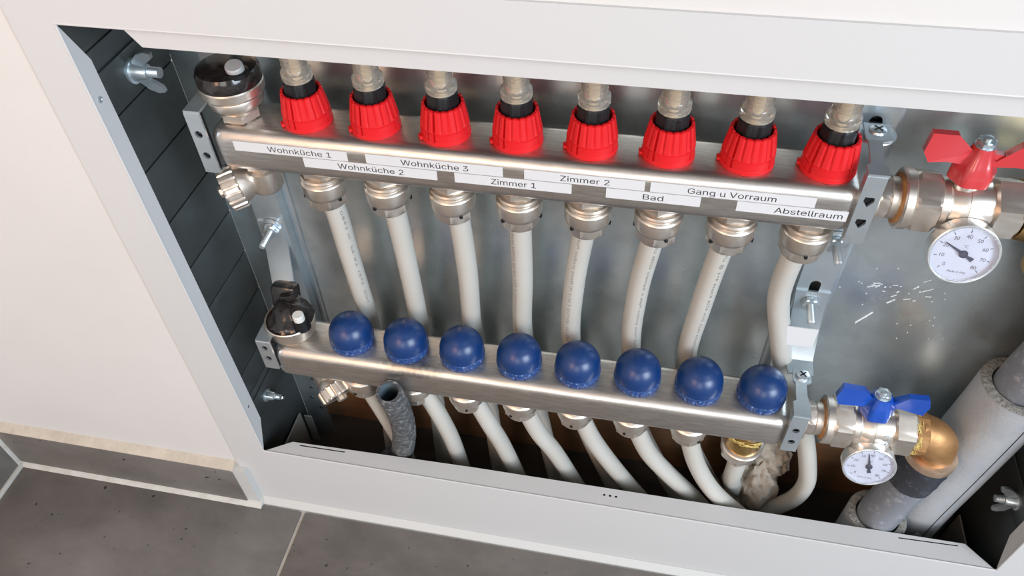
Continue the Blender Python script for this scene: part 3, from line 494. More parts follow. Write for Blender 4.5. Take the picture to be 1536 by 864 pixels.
GLYPHS = json.loads('''{"1":[453,[[76,0],[76,55],[391,55],[391,0],[276,509],[276,0],[212,0],[212,448],[209,448],[86,358],[86,427],[198,509],[276,55],[212,55]],[[11,10,8],[8,10,9],[3,2,5],[13,12,7],[1,0,6],[11,8,7],[7,4,11],[12,13,6],[4,7,12],[5,2,12],[6,5,12],[1,6,13]]],"2":[453,[[64,0],[64,47],[234,229],[261,257],[282,282],[299,305],[311,327],[318,348],[320,371],[317,397],[308,419],[293,436],[273,449],[250,457],[224,460],[196,457],[172,447],[153,433],[139,413],[130,390],[127,362],[66,362],[71,405],[86,442],[111,473],[143,496],[182,511],[225,516],[268,511],[306,497],[337,474],[361,445],[376,411],[381,372],[378,345],[371,318],[357,290],[336,259],[306,223],[267,180],[153,60],[153,57],[389,57],[389,0]],[[1,0,41],[20,19,21],[22,21,19],[19,18,22],[23,22,18],[18,24,23],[26,16,15],[27,14,13],[39,2,40],[14,27,15],[26,15,27],[1,41,40],[40,2,1],[24,18,17],[25,24,17],[17,16,25],[16,26,25],[12,11,29],[28,12,29],[34,33,8],[33,32,8],[4,38,37],[5,4,37],[37,36,5],[6,5,36],[36,35,6],[7,6,35],[35,34,7],[34,8,7],[8,32,9],[32,31,9],[10,9,31],[31,30,10],[11,10,30],[29,11,30],[41,0,43],[43,42,41],[2,39,38],[3,2,38],[38,4,3],[12,28,13],[27,13,28]]],"3":[453,[[218,-7],[173,-3],[133,10],[98,30],[70,57],[52,91],[44,132],[109,132],[115,107],[126,87],[144,71],[165,59],[191,52],[219,50],[248,53],[275,61],[297,74],[315,93],[325,116],[329,145],[326,172],[316,196],[299,217],[275,234],[242,244],[201,248],[157,248],[157,299],[288,448],[288,452],[70,452],[70,509],[372,509],[372,461],[211,278],[211,289],[264,288],[308,276],[344,253],[371,222],[387,186],[393,145],[387,103],[370,66],[344,36],[309,12],[266,-2],[221,289]],[[2,10,3],[10,9,3],[3,9,4],[9,8,4],[5,4,8],[8,7,5],[6,5,7],[1,12,11],[14,13,0],[12,1,0],[0,13,12],[24,34,25],[26,25,34],[27,26,34],[34,35,27],[1,11,2],[10,2,11],[15,46,45],[45,16,15],[22,37,23],[36,23,37],[18,43,42],[19,18,42],[42,41,19],[41,40,19],[20,19,40],[40,39,20],[16,45,44],[17,16,44],[44,43,17],[43,18,17],[20,39,21],[39,38,21],[22,21,38],[37,22,38],[33,28,35],[29,28,33],[33,32,29],[14,0,46],[46,15,14],[23,36,24],[34,24,36],[27,35,28],[31,30,29],[29,32,31],[34,36,47],[35,34,47],[33,35,47]]],"A":[480,[[16,0],[201,509],[276,509],[463,0],[395,0],[287,302],[276,334],[264,372],[250,420],[232,478],[245,478],[228,419],[213,371],[201,333],[191,302],[85,0],[110,142],[110,199],[370,199],[370,142],[239,456],[154,199],[324,199],[344,142],[135,142]],[[0,15,16],[16,17,0],[1,13,12],[12,11,1],[11,9,1],[17,14,13],[13,1,17],[0,17,1],[2,7,6],[7,2,8],[10,8,2],[4,3,19],[3,18,19],[5,18,6],[2,6,18],[18,3,2],[24,21,16],[9,11,20],[9,20,10],[1,9,10],[10,2,1],[22,23,19],[8,10,20],[21,24,22],[14,17,21],[17,16,21],[18,5,22],[19,18,22],[4,19,23],[23,22,24],[16,15,24]]],"B":[456,[[60,0],[60,509],[241,509],[289,504],[329,491],[359,469],[381,442],[394,410],[398,374],[395,344],[387,320],[373,301],[356,286],[336,275],[315,267],[315,262],[339,257],[363,245],[385,227],[402,203],[414,173],[418,136],[413,100],[400,67],[377,39],[344,18],[301,4],[247,0],[125,57],[245,57],[296,63],[330,80],[349,105],[355,137],[352,161],[342,184],[327,203],[306,218],[279,228],[248,231],[125,231],[125,285],[238,285],[265,288],[288,296],[308,309],[323,326],[333,348],[336,372],[330,403],[313,429],[283,446],[240,452],[125,452]],[[0,28,40],[1,0,40],[40,41,1],[41,53,1],[39,43,42],[28,0,27],[27,29,28],[39,42,40],[41,40,42],[52,2,53],[1,53,2],[38,37,15],[14,45,44],[50,4,51],[3,51,4],[29,27,26],[26,30,29],[43,39,38],[38,15,43],[15,14,43],[14,44,43],[51,3,52],[2,52,3],[31,25,24],[24,23,31],[32,31,23],[23,22,32],[33,32,22],[22,21,33],[21,20,33],[34,33,20],[20,19,34],[35,34,19],[19,18,35],[11,10,47],[10,9,47],[48,47,9],[9,8,48],[8,7,48],[49,48,7],[7,6,49],[30,26,25],[25,31,30],[35,18,36],[18,17,36],[17,16,36],[37,36,16],[15,37,16],[45,14,13],[46,45,13],[13,12,46],[12,11,46],[11,47,46],[49,6,50],[6,5,50],[4,50,5]]],"G":[520,[[269,-7],[205,1],[149,25],[104,64],[69,116],[47,179],[40,254],[47,329],[69,393],[103,445],[149,484],[203,508],[265,516],[304,513],[340,504],[374,489],[403,469],[429,445],[449,416],[465,384],[474,349],[408,349],[399,372],[387,393],[373,411],[356,427],[337,439],[315,448],[291,454],[265,456],[222,450],[183,432],[150,404],[125,364],[109,314],[103,254],[109,194],[125,145],[151,105],[184,76],[224,59],[269,53],[309,57],[345,71],[374,93],[396,123],[410,160],[415,202],[434,199],[283,199],[283,256],[478,256],[478,200],[471,141],[451,91],[419,50],[377,19],[326,0],[414,199]],[[5,4,37],[37,36,5],[6,5,36],[35,6,36],[6,35,34],[7,6,34],[34,33,7],[8,7,33],[30,11,31],[40,0,41],[12,29,28],[0,40,1],[39,1,40],[29,12,30],[11,30,12],[1,39,2],[39,38,2],[3,2,38],[4,3,38],[37,4,38],[8,33,32],[9,8,32],[10,9,32],[32,31,10],[31,11,10],[57,43,42],[26,14,27],[13,27,14],[43,57,56],[56,44,43],[25,15,26],[14,26,15],[53,52,48],[52,51,48],[53,48,46],[47,58,48],[48,51,47],[20,19,21],[22,21,19],[19,18,22],[44,56,55],[55,54,44],[45,44,54],[54,53,45],[53,46,45],[22,18,23],[18,17,23],[24,23,17],[17,16,24],[25,24,16],[15,25,16],[57,42,0],[41,0,42],[58,47,49],[50,49,47],[47,51,50],[27,13,28],[12,28,13],[46,48,58]]],"V":[480,[[204,0],[16,509],[84,509],[192,206],[203,176],[215,137],[230,89],[248,31],[235,31],[252,90],[267,138],[279,176],[290,206],[395,509],[463,509],[278,0],[241,53]],[[2,1,3],[8,6,0],[5,0,6],[3,1,0],[4,3,0],[0,5,4],[9,7,15],[15,10,9],[14,13,12],[14,12,15],[12,11,15],[10,15,11],[8,0,15],[15,7,8],[8,7,16],[7,9,16],[6,8,16]]],"W":[686,[[155,0],[16,509],[82,509],[163,196],[170,171],[175,145],[181,120],[187,94],[192,67],[197,40],[189,40],[194,67],[200,94],[205,120],[211,145],[218,171],[224,196],[306,509],[380,509],[462,196],[468,171],[474,145],[480,120],[486,94],[492,67],[497,40],[488,40],[493,67],[499,94],[504,120],[510,145],[517,171],[523,196],[603,509],[670,509],[530,0],[455,0],[368,323],[359,356],[351,391],[344,431],[336,475],[350,475],[342,433],[335,395],[327,359],[318,323],[230,0],[193,61],[493,63],[343,436]],[[5,4,0],[4,3,0],[1,0,3],[2,1,3],[9,11,48],[9,48,10],[10,8,0],[8,7,0],[7,6,0],[5,0,6],[13,12,47],[44,43,17],[43,41,17],[10,0,47],[9,10,47],[11,9,47],[47,12,11],[45,44,17],[40,39,18],[42,40,18],[23,22,36],[26,25,49],[31,30,35],[32,31,35],[35,34,32],[34,33,32],[27,25,35],[28,27,35],[29,28,35],[35,30,29],[35,25,36],[25,26,36],[26,24,36],[23,36,24],[39,38,18],[22,21,36],[42,41,50],[17,41,42],[42,18,17],[8,10,48],[16,46,17],[46,45,17],[37,19,18],[38,37,18],[25,27,49],[24,26,49],[16,15,46],[20,19,37],[37,36,20],[21,20,36],[41,43,50],[40,42,50],[14,13,47],[47,46,15],[15,14,47]]],"Z":[438,[[42,0],[42,46],[273,385],[289,408],[306,431],[323,453],[341,476],[348,454],[317,453],[285,452],[254,452],[223,452],[40,452],[40,509],[397,509],[397,462],[169,129],[152,105],[134,81],[116,57],[97,33],[90,54],[121,56],[152,57],[183,57],[214,57],[399,57],[399,0],[323,453],[115,55]],[[21,1,20],[20,29,21],[20,1,0],[20,0,25],[25,24,20],[24,23,20],[23,22,20],[29,20,22],[21,19,18],[18,17,21],[1,21,17],[17,16,1],[1,16,2],[6,28,7],[6,7,15],[15,14,6],[15,2,16],[3,2,15],[15,7,3],[4,3,7],[7,5,4],[28,6,8],[9,8,6],[10,9,6],[11,10,6],[6,14,11],[25,0,27],[27,26,25],[13,12,11],[11,14,13],[5,7,28],[19,21,29]]],"a":[389,[[160,-9],[126,-5],[94,5],[68,22],[48,45],[35,73],[30,108],[34,138],[43,161],[58,179],[78,193],[100,203],[125,211],[152,216],[178,220],[209,224],[234,227],[252,230],[265,235],[273,243],[276,255],[276,257],[273,279],[267,297],[256,311],[240,322],[220,329],[196,331],[171,329],[149,322],[132,313],[118,301],[107,288],[100,274],[41,291],[57,322],[79,346],[104,364],[133,375],[163,382],[194,384],[215,383],[239,379],[263,372],[286,360],[306,343],[322,320],[333,290],[337,251],[337,0],[277,0],[277,52],[272,52],[264,38],[252,25],[236,12],[215,1],[190,-6],[170,45],[202,49],[228,59],[248,74],[263,93],[272,115],[276,138],[276,190],[270,186],[259,182],[246,179],[231,176],[216,173],[200,171],[186,169],[175,168],[154,164],[134,159],[117,150],[103,139],[95,124],[92,105],[94,87],[102,72],[114,61],[130,52],[149,47]],[[4,3,81],[81,80,4],[5,4,80],[80,79,5],[6,5,79],[79,78,6],[7,6,78],[8,7,78],[78,77,8],[9,8,77],[10,9,77],[35,34,33],[33,32,35],[84,83,1],[72,14,73],[57,58,0],[13,74,73],[73,14,13],[84,1,0],[0,58,84],[12,75,74],[74,13,12],[29,28,38],[28,39,38],[1,83,2],[83,82,2],[3,2,82],[81,3,82],[10,77,76],[11,10,76],[76,75,11],[75,12,11],[35,32,31],[36,35,31],[31,30,36],[37,36,30],[30,29,37],[29,38,37],[15,71,70],[26,41,27],[40,27,41],[16,69,68],[68,67,16],[67,17,16],[59,56,55],[60,59,55],[55,54,60],[15,70,69],[69,16,15],[25,42,26],[41,26,42],[51,50,49],[21,20,48],[48,47,21],[62,52,51],[63,62,51],[51,49,63],[64,63,49],[49,48,64],[48,65,64],[19,18,65],[65,48,19],[48,20,19],[21,47,22],[47,46,22],[23,22,46],[46,45,23],[60,54,53],[61,60,53],[53,52,61],[52,62,61],[17,67,66],[66,65,17],[65,18,17],[23,45,24],[45,44,24],[25,24,44],[44,43,25],[42,25,43],[56,59,57],[58,57,59],[14,72,71],[71,15,14],[27,40,28],[39,28,40]]],"b":[424,[[229,-8],[198,-5],[172,4],[153,17],[138,31],[127,46],[118,59],[112,59],[112,0],[53,0],[53,509],[114,509],[114,319],[118,319],[127,331],[137,346],[152,360],[171,373],[197,381],[229,384],[274,378],[313,361],[345,332],[370,293],[385,245],[390,189],[385,133],[370,84],[346,45],[313,16],[274,-2],[220,47],[253,51],[279,66],[301,88],[316,117],[325,151],[328,189],[325,227],[316,261],[301,290],[280,311],[253,325],[220,330],[188,325],[161,312],[140,291],[125,263],[116,229],[113,189],[116,150],[125,115],[140,86],[162,65],[188,51]],[[9,8,7],[51,50,7],[9,7,50],[49,9,50],[9,49,48],[10,9,48],[12,10,48],[48,47,12],[2,54,3],[53,3,54],[3,53,4],[5,4,53],[15,14,45],[16,15,45],[45,44,16],[44,17,16],[5,53,6],[53,52,6],[7,6,52],[51,7,52],[12,47,46],[13,12,46],[46,45,13],[45,14,13],[10,12,11],[31,1,0],[0,32,31],[43,19,18],[20,42,41],[32,0,30],[30,33,32],[19,43,42],[42,20,19],[27,26,35],[36,35,26],[26,25,36],[37,36,25],[38,37,25],[25,24,38],[39,38,24],[24,23,39],[33,30,29],[29,28,33],[34,33,28],[28,27,34],[27,35,34],[39,23,40],[23,22,40],[41,40,22],[22,21,41],[20,41,21],[54,2,1],[1,31,54],[43,18,44],[17,44,18]]],"c":[396,[[207,-8],[159,-2],[117,16],[82,46],[56,85],[40,133],[34,187],[40,243],[56,291],[82,330],[117,360],[159,378],[207,384],[234,383],[260,377],[284,368],[305,356],[324,341],[340,322],[353,301],[362,277],[303,262],[298,276],[290,289],[281,301],[270,311],[257,319],[242,325],[226,329],[207,330],[173,325],[145,310],[124,287],[108,258],[99,224],[96,187],[99,151],[108,117],[124,89],[145,66],[173,51],[207,46],[226,48],[243,52],[258,58],[271,66],[282,76],[292,89],[299,102],[304,117],[363,102],[354,78],[341,56],[325,37],[306,21],[285,9],[261,-1],[235,-6]],[[5,4,37],[37,36,5],[6,5,36],[36,35,6],[35,34,6],[7,6,34],[34,33,7],[8,7,33],[12,28,13],[41,0,42],[28,12,29],[0,41,1],[40,1,41],[30,29,11],[29,12,11],[1,40,2],[40,39,2],[3,2,39],[39,38,3],[4,3,38],[37,4,38],[8,33,32],[9,8,32],[32,31,9],[10,9,31],[31,30,10],[30,11,10],[43,57,56],[56,44,43],[26,14,27],[44,56,55],[55,45,44],[25,15,26],[14,26,15],[53,52,47],[48,47,52],[52,51,48],[49,48,51],[51,50,49],[20,19,21],[22,21,19],[19,18,22],[45,55,54],[46,45,54],[54,53,46],[53,47,46],[22,18,23],[18,17,23],[24,23,17],[17,16,24],[25,24,16],[15,25,16],[42,0,57],[57,43,42],[13,28,27],[27,14,13]]],"d":[424,[[195,-8],[151,-2],[111,16],[79,45],[55,84],[39,133],[34,189],[39,245],[55,293],[79,332],[112,361],[151,378],[196,384],[228,381],[253,373],[272,360],[287,346],[298,331],[306,319],[311,319],[311,509],[372,509],[372,0],[313,0],[313,59],[307,59],[298,46],[287,31],[272,17],[252,4],[227,-5],[205,47],[236,51],[263,65],[284,86],[299,115],[309,150],[312,189],[309,229],[300,263],[284,291],[263,312],[237,325],[205,330],[172,325],[145,311],[124,290],[108,261],[99,227],[96,189],[99,151],[109,117],[124,88],[145,66],[172,51]],[[5,4,51],[51,50,5],[6,5,50],[50,49,6],[49,48,6],[7,6,48],[48,47,7],[8,7,47],[45,11,10],[30,31,0],[54,0,31],[43,12,44],[0,54,1],[53,1,54],[11,45,44],[44,12,11],[1,53,2],[3,2,53],[53,52,3],[4,3,52],[51,4,52],[8,47,46],[9,8,46],[46,45,9],[45,10,9],[13,42,14],[32,29,28],[33,32,28],[28,27,33],[27,26,33],[16,15,41],[42,41,15],[14,42,15],[24,23,22],[36,35,24],[24,22,36],[22,37,36],[37,22,38],[22,21,38],[21,19,38],[39,38,19],[19,21,20],[33,26,25],[34,33,25],[25,24,34],[24,35,34],[39,19,40],[19,18,40],[41,40,18],[18,17,41],[16,41,17],[29,32,30],[31,30,32],[42,13,43],[12,43,13]]],"e":[404,[[212,-8],[161,-2],[117,16],[82,46],[56,85],[40,132],[34,187],[39,242],[55,290],[81,329],[115,359],[157,378],[205,384],[236,382],[266,374],[294,361],[319,341],[341,315],[357,282],[368,242],[371,194],[371,169],[75,169],[75,221],[338,221],[310,202],[307,237],[298,269],[283,294],[263,314],[237,326],[205,330],[173,326],[146,313],[125,294],[109,270],[99,241],[96,211],[96,178],[100,139],[110,106],[128,80],[151,61],[179,50],[212,46],[234,48],[254,53],[271,61],[285,73],[297,88],[306,105],[365,91],[353,63],[335,39],[311,19],[283,4],[249,-5],[308,221],[97,221],[97,169]],[[6,5,22],[22,23,6],[7,6,23],[5,4,39],[22,5,39],[38,37,22],[23,22,37],[25,24,57],[7,23,36],[8,7,36],[36,35,8],[35,9,8],[42,41,2],[34,33,10],[0,43,1],[31,12,32],[11,32,12],[42,2,1],[1,43,42],[32,11,33],[10,33,11],[2,41,3],[41,40,3],[4,3,40],[39,4,40],[9,35,34],[34,10,9],[56,46,45],[46,56,55],[55,47,46],[15,14,29],[30,29,14],[13,30,14],[20,19,24],[18,24,19],[52,51,50],[21,25,38],[21,20,25],[20,24,25],[24,18,26],[27,26,18],[18,17,27],[47,55,54],[48,47,54],[54,53,48],[49,48,53],[53,52,49],[52,50,49],[27,17,28],[17,16,28],[29,28,16],[15,29,16],[56,45,0],[45,44,0],[43,0,44],[37,38,25],[30,13,31],[12,31,13],[22,39,59],[38,22,59],[36,23,58],[24,26,57],[23,37,58],[37,25,57],[37,57,58],[21,38,59]]],"g":[425,[[207,-151],[168,-148],[134,-140],[105,-127],[82,-110],[64,-91],[51,-69],[101,-41],[110,-53],[122,-66],[136,-78],[154,-88],[178,-95],[207,-97],[249,-92],[282,-75],[304,-47],[311,-6],[311,68],[306,68],[298,56],[287,41],[272,28],[252,16],[227,8],[195,5],[152,10],[113,27],[80,53],[55,90],[39,136],[34,191],[39,246],[55,293],[80,332],[112,361],[152,378],[196,384],[228,382],[253,373],[273,360],[288,346],[299,331],[308,319],[313,319],[313,379],[372,379],[372,-9],[367,-54],[350,-90],[324,-117],[291,-136],[251,-147],[205,59],[237,63],[264,75],[285,95],[300,121],[309,154],[312,193],[309,231],[300,264],[285,291],[264,312],[237,325],[205,330],[172,325],[145,312],[124,290],[109,262],[99,229],[96,193],[99,155],[109,123],[124,96],[145,76],[172,63]],[[8,7,5],[6,5,7],[30,29,73],[73,72,30],[31,30,72],[72,71,31],[71,70,31],[32,31,70],[70,69,32],[33,32,69],[26,75,27],[11,1,12],[25,53,76],[65,37,66],[36,66,37],[1,11,2],[10,2,11],[25,76,26],[75,26,76],[66,36,67],[2,10,3],[4,3,10],[10,9,4],[5,4,9],[8,5,9],[27,75,28],[75,74,28],[29,28,74],[73,29,74],[33,69,68],[34,33,68],[68,67,34],[35,34,67],[67,36,35],[13,0,52],[52,14,13],[23,54,24],[55,22,21],[40,63,41],[54,23,22],[22,55,54],[63,40,64],[40,39,64],[38,64,39],[48,47,17],[18,17,47],[47,46,59],[45,44,46],[49,48,16],[48,17,16],[58,57,18],[18,47,58],[47,59,58],[59,46,60],[46,44,60],[61,60,44],[14,52,51],[15,14,51],[51,50,15],[50,49,15],[49,16,15],[55,21,20],[56,55,20],[20,19,56],[19,18,56],[18,57,56],[61,44,62],[44,43,62],[63,62,43],[43,42,63],[41,63,42],[12,1,0],[0,13,12],[53,25,24],[24,54,53],[64,38,65],[37,65,38]]],"h":[410,[[114,227],[114,0],[53,0],[53,509],[114,509],[114,287],[102,287],[124,332],[152,362],[187,379],[227,384],[264,380],[295,369],[321,349],[341,321],[353,285],[357,240],[357,0],[296,0],[296,235],[290,275],[273,304],[246,323],[210,329],[184,326],[161,317],[141,303],[126,283],[117,257],[114,311]],[[3,2,6],[1,0,2],[6,2,0],[25,24,8],[26,25,7],[25,8,7],[6,0,28],[5,6,28],[28,27,5],[27,26,5],[26,7,5],[3,6,4],[9,23,10],[10,23,22],[22,11,10],[19,18,17],[17,16,19],[19,16,20],[16,15,20],[15,14,20],[21,20,14],[14,13,21],[13,12,21],[22,21,12],[11,22,12],[23,9,24],[8,24,9],[5,7,29],[6,5,29],[4,6,29]]],"i":[167,[[53,0],[53,379],[114,379],[114,0],[84,443],[67,446],[54,455],[44,468],[41,483],[44,499],[54,512],[67,521],[84,524],[100,521],[114,512],[123,499],[126,483],[123,468],[114,455],[100,446]],[[10,6,5],[5,11,10],[8,7,6],[6,10,8],[9,8,10],[12,19,13],[17,16,18],[14,18,16],[16,15,14],[18,14,19],[13,19,14],[1,0,3],[3,2,1],[19,12,4],[5,4,12],[11,5,12]]],"k":[381,[[110,137],[110,212],[121,212],[284,379],[360,379],[184,199],[177,199],[53,0],[53,509],[114,509],[114,0],[294,0],[148,186],[191,229],[372,0],[114,212],[114,140],[154,178],[201,217]],[[1,15,9],[0,7,10],[7,0,1],[8,7,1],[1,9,8],[5,13,6],[11,14,5],[13,5,18],[4,3,13],[1,0,16],[12,6,13],[13,3,2],[5,14,18],[0,10,16],[6,12,17],[12,2,15],[15,16,12],[15,1,16],[5,6,17],[11,5,17],[12,16,17],[2,12,13],[4,13,18]]],"l":[189,[[139,-2],[101,3],[74,20],[58,47],[53,84],[53,509],[114,509],[114,99],[115,77],[120,62],[130,54],[146,52],[154,52],[160,53],[165,53],[170,54],[181,3],[172,1],[162,-1],[151,-2]],[[10,9,1],[2,1,9],[3,2,9],[9,8,3],[4,3,8],[8,7,4],[5,4,7],[7,6,5],[11,0,19],[19,12,11],[17,16,14],[16,15,14],[12,19,18],[13,12,18],[18,17,13],[17,14,13],[10,1,0],[0,11,10]]],"m":[610,[[53,0],[53,379],[112,379],[112,295],[108,295],[118,323],[132,346],[151,363],[172,376],[195,384],[219,386],[257,380],[287,361],[309,331],[321,295],[312,295],[322,321],[337,343],[357,361],[381,375],[407,383],[437,386],[468,383],[497,372],[522,354],[541,328],[553,296],[557,255],[557,0],[496,0],[496,254],[490,289],[473,313],[447,326],[419,330],[395,328],[374,320],[358,307],[345,290],[338,270],[335,247],[335,0],[274,0],[274,260],[269,288],[253,311],[229,326],[199,330],[178,328],[158,320],[140,307],[126,289],[117,266],[114,238],[114,0],[112,308],[317,307]],[[50,6,5],[0,54,53],[1,0,53],[4,1,53],[53,52,4],[3,4,52],[52,51,3],[51,50,3],[50,5,3],[1,4,2],[46,10,47],[9,47,10],[8,48,47],[47,9,8],[45,44,13],[13,12,45],[45,12,46],[12,11,46],[10,46,11],[6,50,49],[7,6,49],[49,48,7],[48,8,7],[14,15,39],[35,20,19],[36,35,18],[35,19,18],[14,39,38],[16,14,38],[38,37,16],[17,16,37],[37,36,17],[36,18,17],[21,34,33],[21,33,22],[28,27,30],[27,26,30],[28,30,29],[30,26,31],[26,25,31],[32,31,25],[25,24,32],[24,23,32],[33,32,23],[22,33,23],[20,35,34],[34,21,20],[41,40,42],[43,42,40],[40,39,43],[39,15,43],[44,43,15],[13,44,15],[15,14,56],[3,5,55],[4,3,55],[2,4,55],[14,16,56],[13,15,56]]],"n":[410,[[114,227],[114,0],[53,0],[53,379],[112,379],[112,287],[102,287],[124,332],[152,362],[187,379],[227,384],[264,380],[295,369],[321,349],[341,321],[353,285],[357,240],[357,0],[296,0],[296,235],[290,275],[273,304],[246,323],[210,329],[184,326],[161,317],[141,303],[126,283],[117,257],[112,308]],[[1,0,2],[3,2,0],[6,3,0],[25,24,8],[26,25,7],[25,8,7],[6,0,28],[5,6,28],[28,27,5],[27,26,5],[26,7,5],[3,6,4],[9,23,10],[10,23,22],[22,11,10],[19,18,17],[17,16,19],[19,16,20],[16,15,20],[15,14,20],[21,20,14],[14,13,21],[13,12,21],[22,21,12],[11,22,12],[23,9,24],[8,24,9],[5,7,29],[6,5,29],[4,6,29]]],"o":[415,[[207,-8],[159,-2],[117,16],[82,46],[56,85],[40,133],[34,187],[40,243],[56,291],[82,330],[117,360],[159,378],[207,384],[256,378],[299,360],[333,330],[359,291],[376,243],[381,187],[376,133],[359,85],[333,46],[299,16],[256,-2],[207,46],[242,51],[270,66],[292,89],[307,117],[316,151],[319,187],[316,224],[307,258],[292,287],[270,310],[242,325],[207,330],[173,325],[145,310],[124,287],[108,258],[99,224],[96,187],[99,151],[108,117],[124,89],[145,66],[173,51]],[[5,4,44],[44,43,5],[6,5,43],[43,42,6],[42,41,6],[7,6,41],[41,40,7],[8,7,40],[0,24,1],[47,1,24],[1,47,2],[46,2,47],[10,38,37],[37,11,10],[2,46,3],[46,45,3],[4,3,45],[44,4,45],[8,40,39],[9,8,39],[39,38,9],[38,10,9],[35,13,36],[12,36,13],[25,23,22],[22,26,25],[34,14,35],[13,35,14],[20,19,28],[29,28,19],[19,18,29],[30,29,18],[31,30,18],[18,17,31],[32,31,17],[17,16,32],[26,22,21],[27,26,21],[21,20,27],[20,28,27],[32,16,33],[16,15,33],[34,33,15],[14,34,15],[24,0,23],[23,25,24],[11,37,36],[36,12,11]]],"r":[259,[[53,0],[53,379],[112,379],[112,321],[115,321],[130,347],[152,367],[181,380],[213,385],[221,385],[229,384],[237,384],[243,384],[243,322],[239,323],[230,324],[219,325],[207,326],[182,323],[159,315],[140,301],[126,284],[117,262],[114,237],[114,0]],[[24,23,0],[1,0,23],[1,3,2],[4,21,20],[1,23,22],[3,1,22],[22,21,3],[21,4,3],[8,17,16],[7,18,17],[17,8,7],[13,12,14],[11,14,12],[14,11,15],[10,15,11],[15,10,16],[10,9,16],[8,16,9],[4,20,19],[5,4,19],[6,5,19],[19,18,6],[18,7,6]]],"s":[365,[[182,-8],[145,-5],[112,3],[84,18],[62,38],[45,63],[36,94],[94,107],[105,79],[124,60],[150,49],[181,45],[217,50],[244,62],[262,81],[268,103],[265,121],[254,136],[237,147],[212,155],[149,170],[104,186],[72,208],[53,237],[47,274],[51,305],[65,332],[87,354],[115,370],[149,381],[187,384],[223,381],[254,372],[279,358],[299,339],[314,316],[324,290],[268,277],[258,298],[243,316],[219,328],[187,333],[156,329],[131,317],[114,299],[109,277],[112,258],[124,243],[144,232],[172,223],[229,209],[275,194],[306,171],[325,142],[331,107],[326,75],[312,47],[290,24],[260,6],[223,-5]],[[3,8,4],[5,4,8],[8,7,5],[6,5,7],[25,24,45],[0,11,1],[10,1,11],[20,49,48],[28,43,42],[42,29,28],[1,10,2],[10,9,2],[3,2,9],[8,3,9],[20,48,21],[48,47,21],[22,21,47],[47,46,22],[23,22,46],[24,23,46],[45,24,46],[25,45,44],[26,25,44],[27,26,44],[44,43,27],[43,28,27],[40,31,41],[30,41,31],[12,59,58],[58,13,12],[18,50,19],[39,32,40],[31,40,32],[14,57,56],[56,55,14],[15,14,55],[55,54,15],[16,15,54],[54,53,16],[53,52,16],[36,35,37],[13,58,57],[57,14,13],[16,52,17],[52,51,17],[18,17,51],[50,18,51],[37,35,38],[35,34,38],[39,38,34],[34,33,39],[32,39,33],[11,0,59],[59,12,11],[49,20,19],[19,50,49],[29,42,41],[41,30,29]]],"t":[227,[[204,379],[204,327],[6,327],[6,379],[65,471],[126,471],[126,98],[128,76],[136,61],[150,53],[170,50],[177,50],[185,51],[194,52],[202,54],[213,2],[203,-1],[192,-3],[180,-4],[168,-4],[125,2],[92,21],[72,52],[65,93],[126,379],[126,327],[65,327],[65,379]],[[9,8,20],[20,8,21],[22,21,8],[8,7,22],[23,22,7],[7,6,23],[25,26,6],[10,19,18],[11,10,18],[18,17,11],[17,12,11],[13,16,15],[14,13,15],[12,17,16],[16,13,12],[9,20,19],[19,10,9],[26,25,24],[5,4,24],[1,0,24],[25,1,24],[23,6,26],[3,2,27],[2,26,27],[24,27,26],[27,24,4]]],"u":[410,[[182,-5],[146,-1],[115,11],[89,31],[69,59],[57,95],[53,139],[53,379],[114,379],[114,144],[119,105],[137,75],[164,56],[200,50],[226,53],[249,62],[268,77],[283,97],[293,122],[296,153],[296,379],[357,379],[357,0],[298,0],[298,92],[307,92],[286,47],[257,17],[222,0],[298,72]],[[6,5,9],[7,6,9],[9,8,7],[12,1,0],[0,13,12],[1,12,2],[11,2,12],[2,11,3],[4,3,11],[11,10,4],[5,4,10],[9,5,10],[14,28,27],[15,14,27],[27,26,15],[26,16,15],[24,25,18],[19,18,25],[25,22,19],[22,21,19],[20,19,21],[22,25,23],[16,26,24],[17,16,24],[24,18,17],[13,0,28],[28,14,13],[24,26,29],[25,24,29],[23,25,29]]],"ü":[410,[[182,-5],[146,-1],[115,11],[89,31],[69,59],[57,95],[53,139],[53,379],[114,379],[114,144],[119,105],[137,75],[164,56],[200,50],[226,53],[249,62],[268,77],[283,97],[293,122],[296,153],[296,379],[357,379],[357,0],[298,0],[298,92],[307,92],[286,47],[257,17],[222,0],[277,443],[261,446],[248,455],[239,468],[236,483],[239,499],[248,512],[261,520],[277,523],[292,520],[305,512],[314,499],[317,483],[314,468],[305,455],[292,446],[133,443],[118,446],[104,455],[96,468],[93,483],[96,499],[104,512],[118,520],[133,523],[149,520],[162,512],[170,499],[173,483],[170,468],[162,455],[149,446],[298,72]],[[6,5,9],[7,6,9],[9,8,7],[49,48,47],[47,51,49],[51,50,49],[0,13,12],[59,58,57],[57,56,55],[0,12,1],[45,60,59],[59,57,45],[53,45,57],[57,55,53],[54,53,55],[1,12,2],[12,11,2],[3,2,11],[4,3,11],[11,10,4],[5,4,10],[9,5,10],[47,46,45],[51,47,45],[45,53,51],[52,51,53],[32,31,33],[31,35,33],[35,34,33],[14,28,27],[27,15,14],[30,29,31],[35,31,29],[29,37,35],[37,36,35],[43,42,41],[41,40,39],[22,25,23],[18,24,25],[19,18,25],[25,22,19],[22,21,19],[20,19,21],[15,27,26],[16,15,26],[26,24,16],[17,16,24],[24,18,17],[44,43,29],[43,41,29],[37,29,41],[41,39,37],[39,38,37],[13,0,28],[28,14,13],[24,26,61],[25,24,61],[23,25,61]]]," ":[188,[],[]]}''')      # letter outlines: advance, points, faces (thousandths)
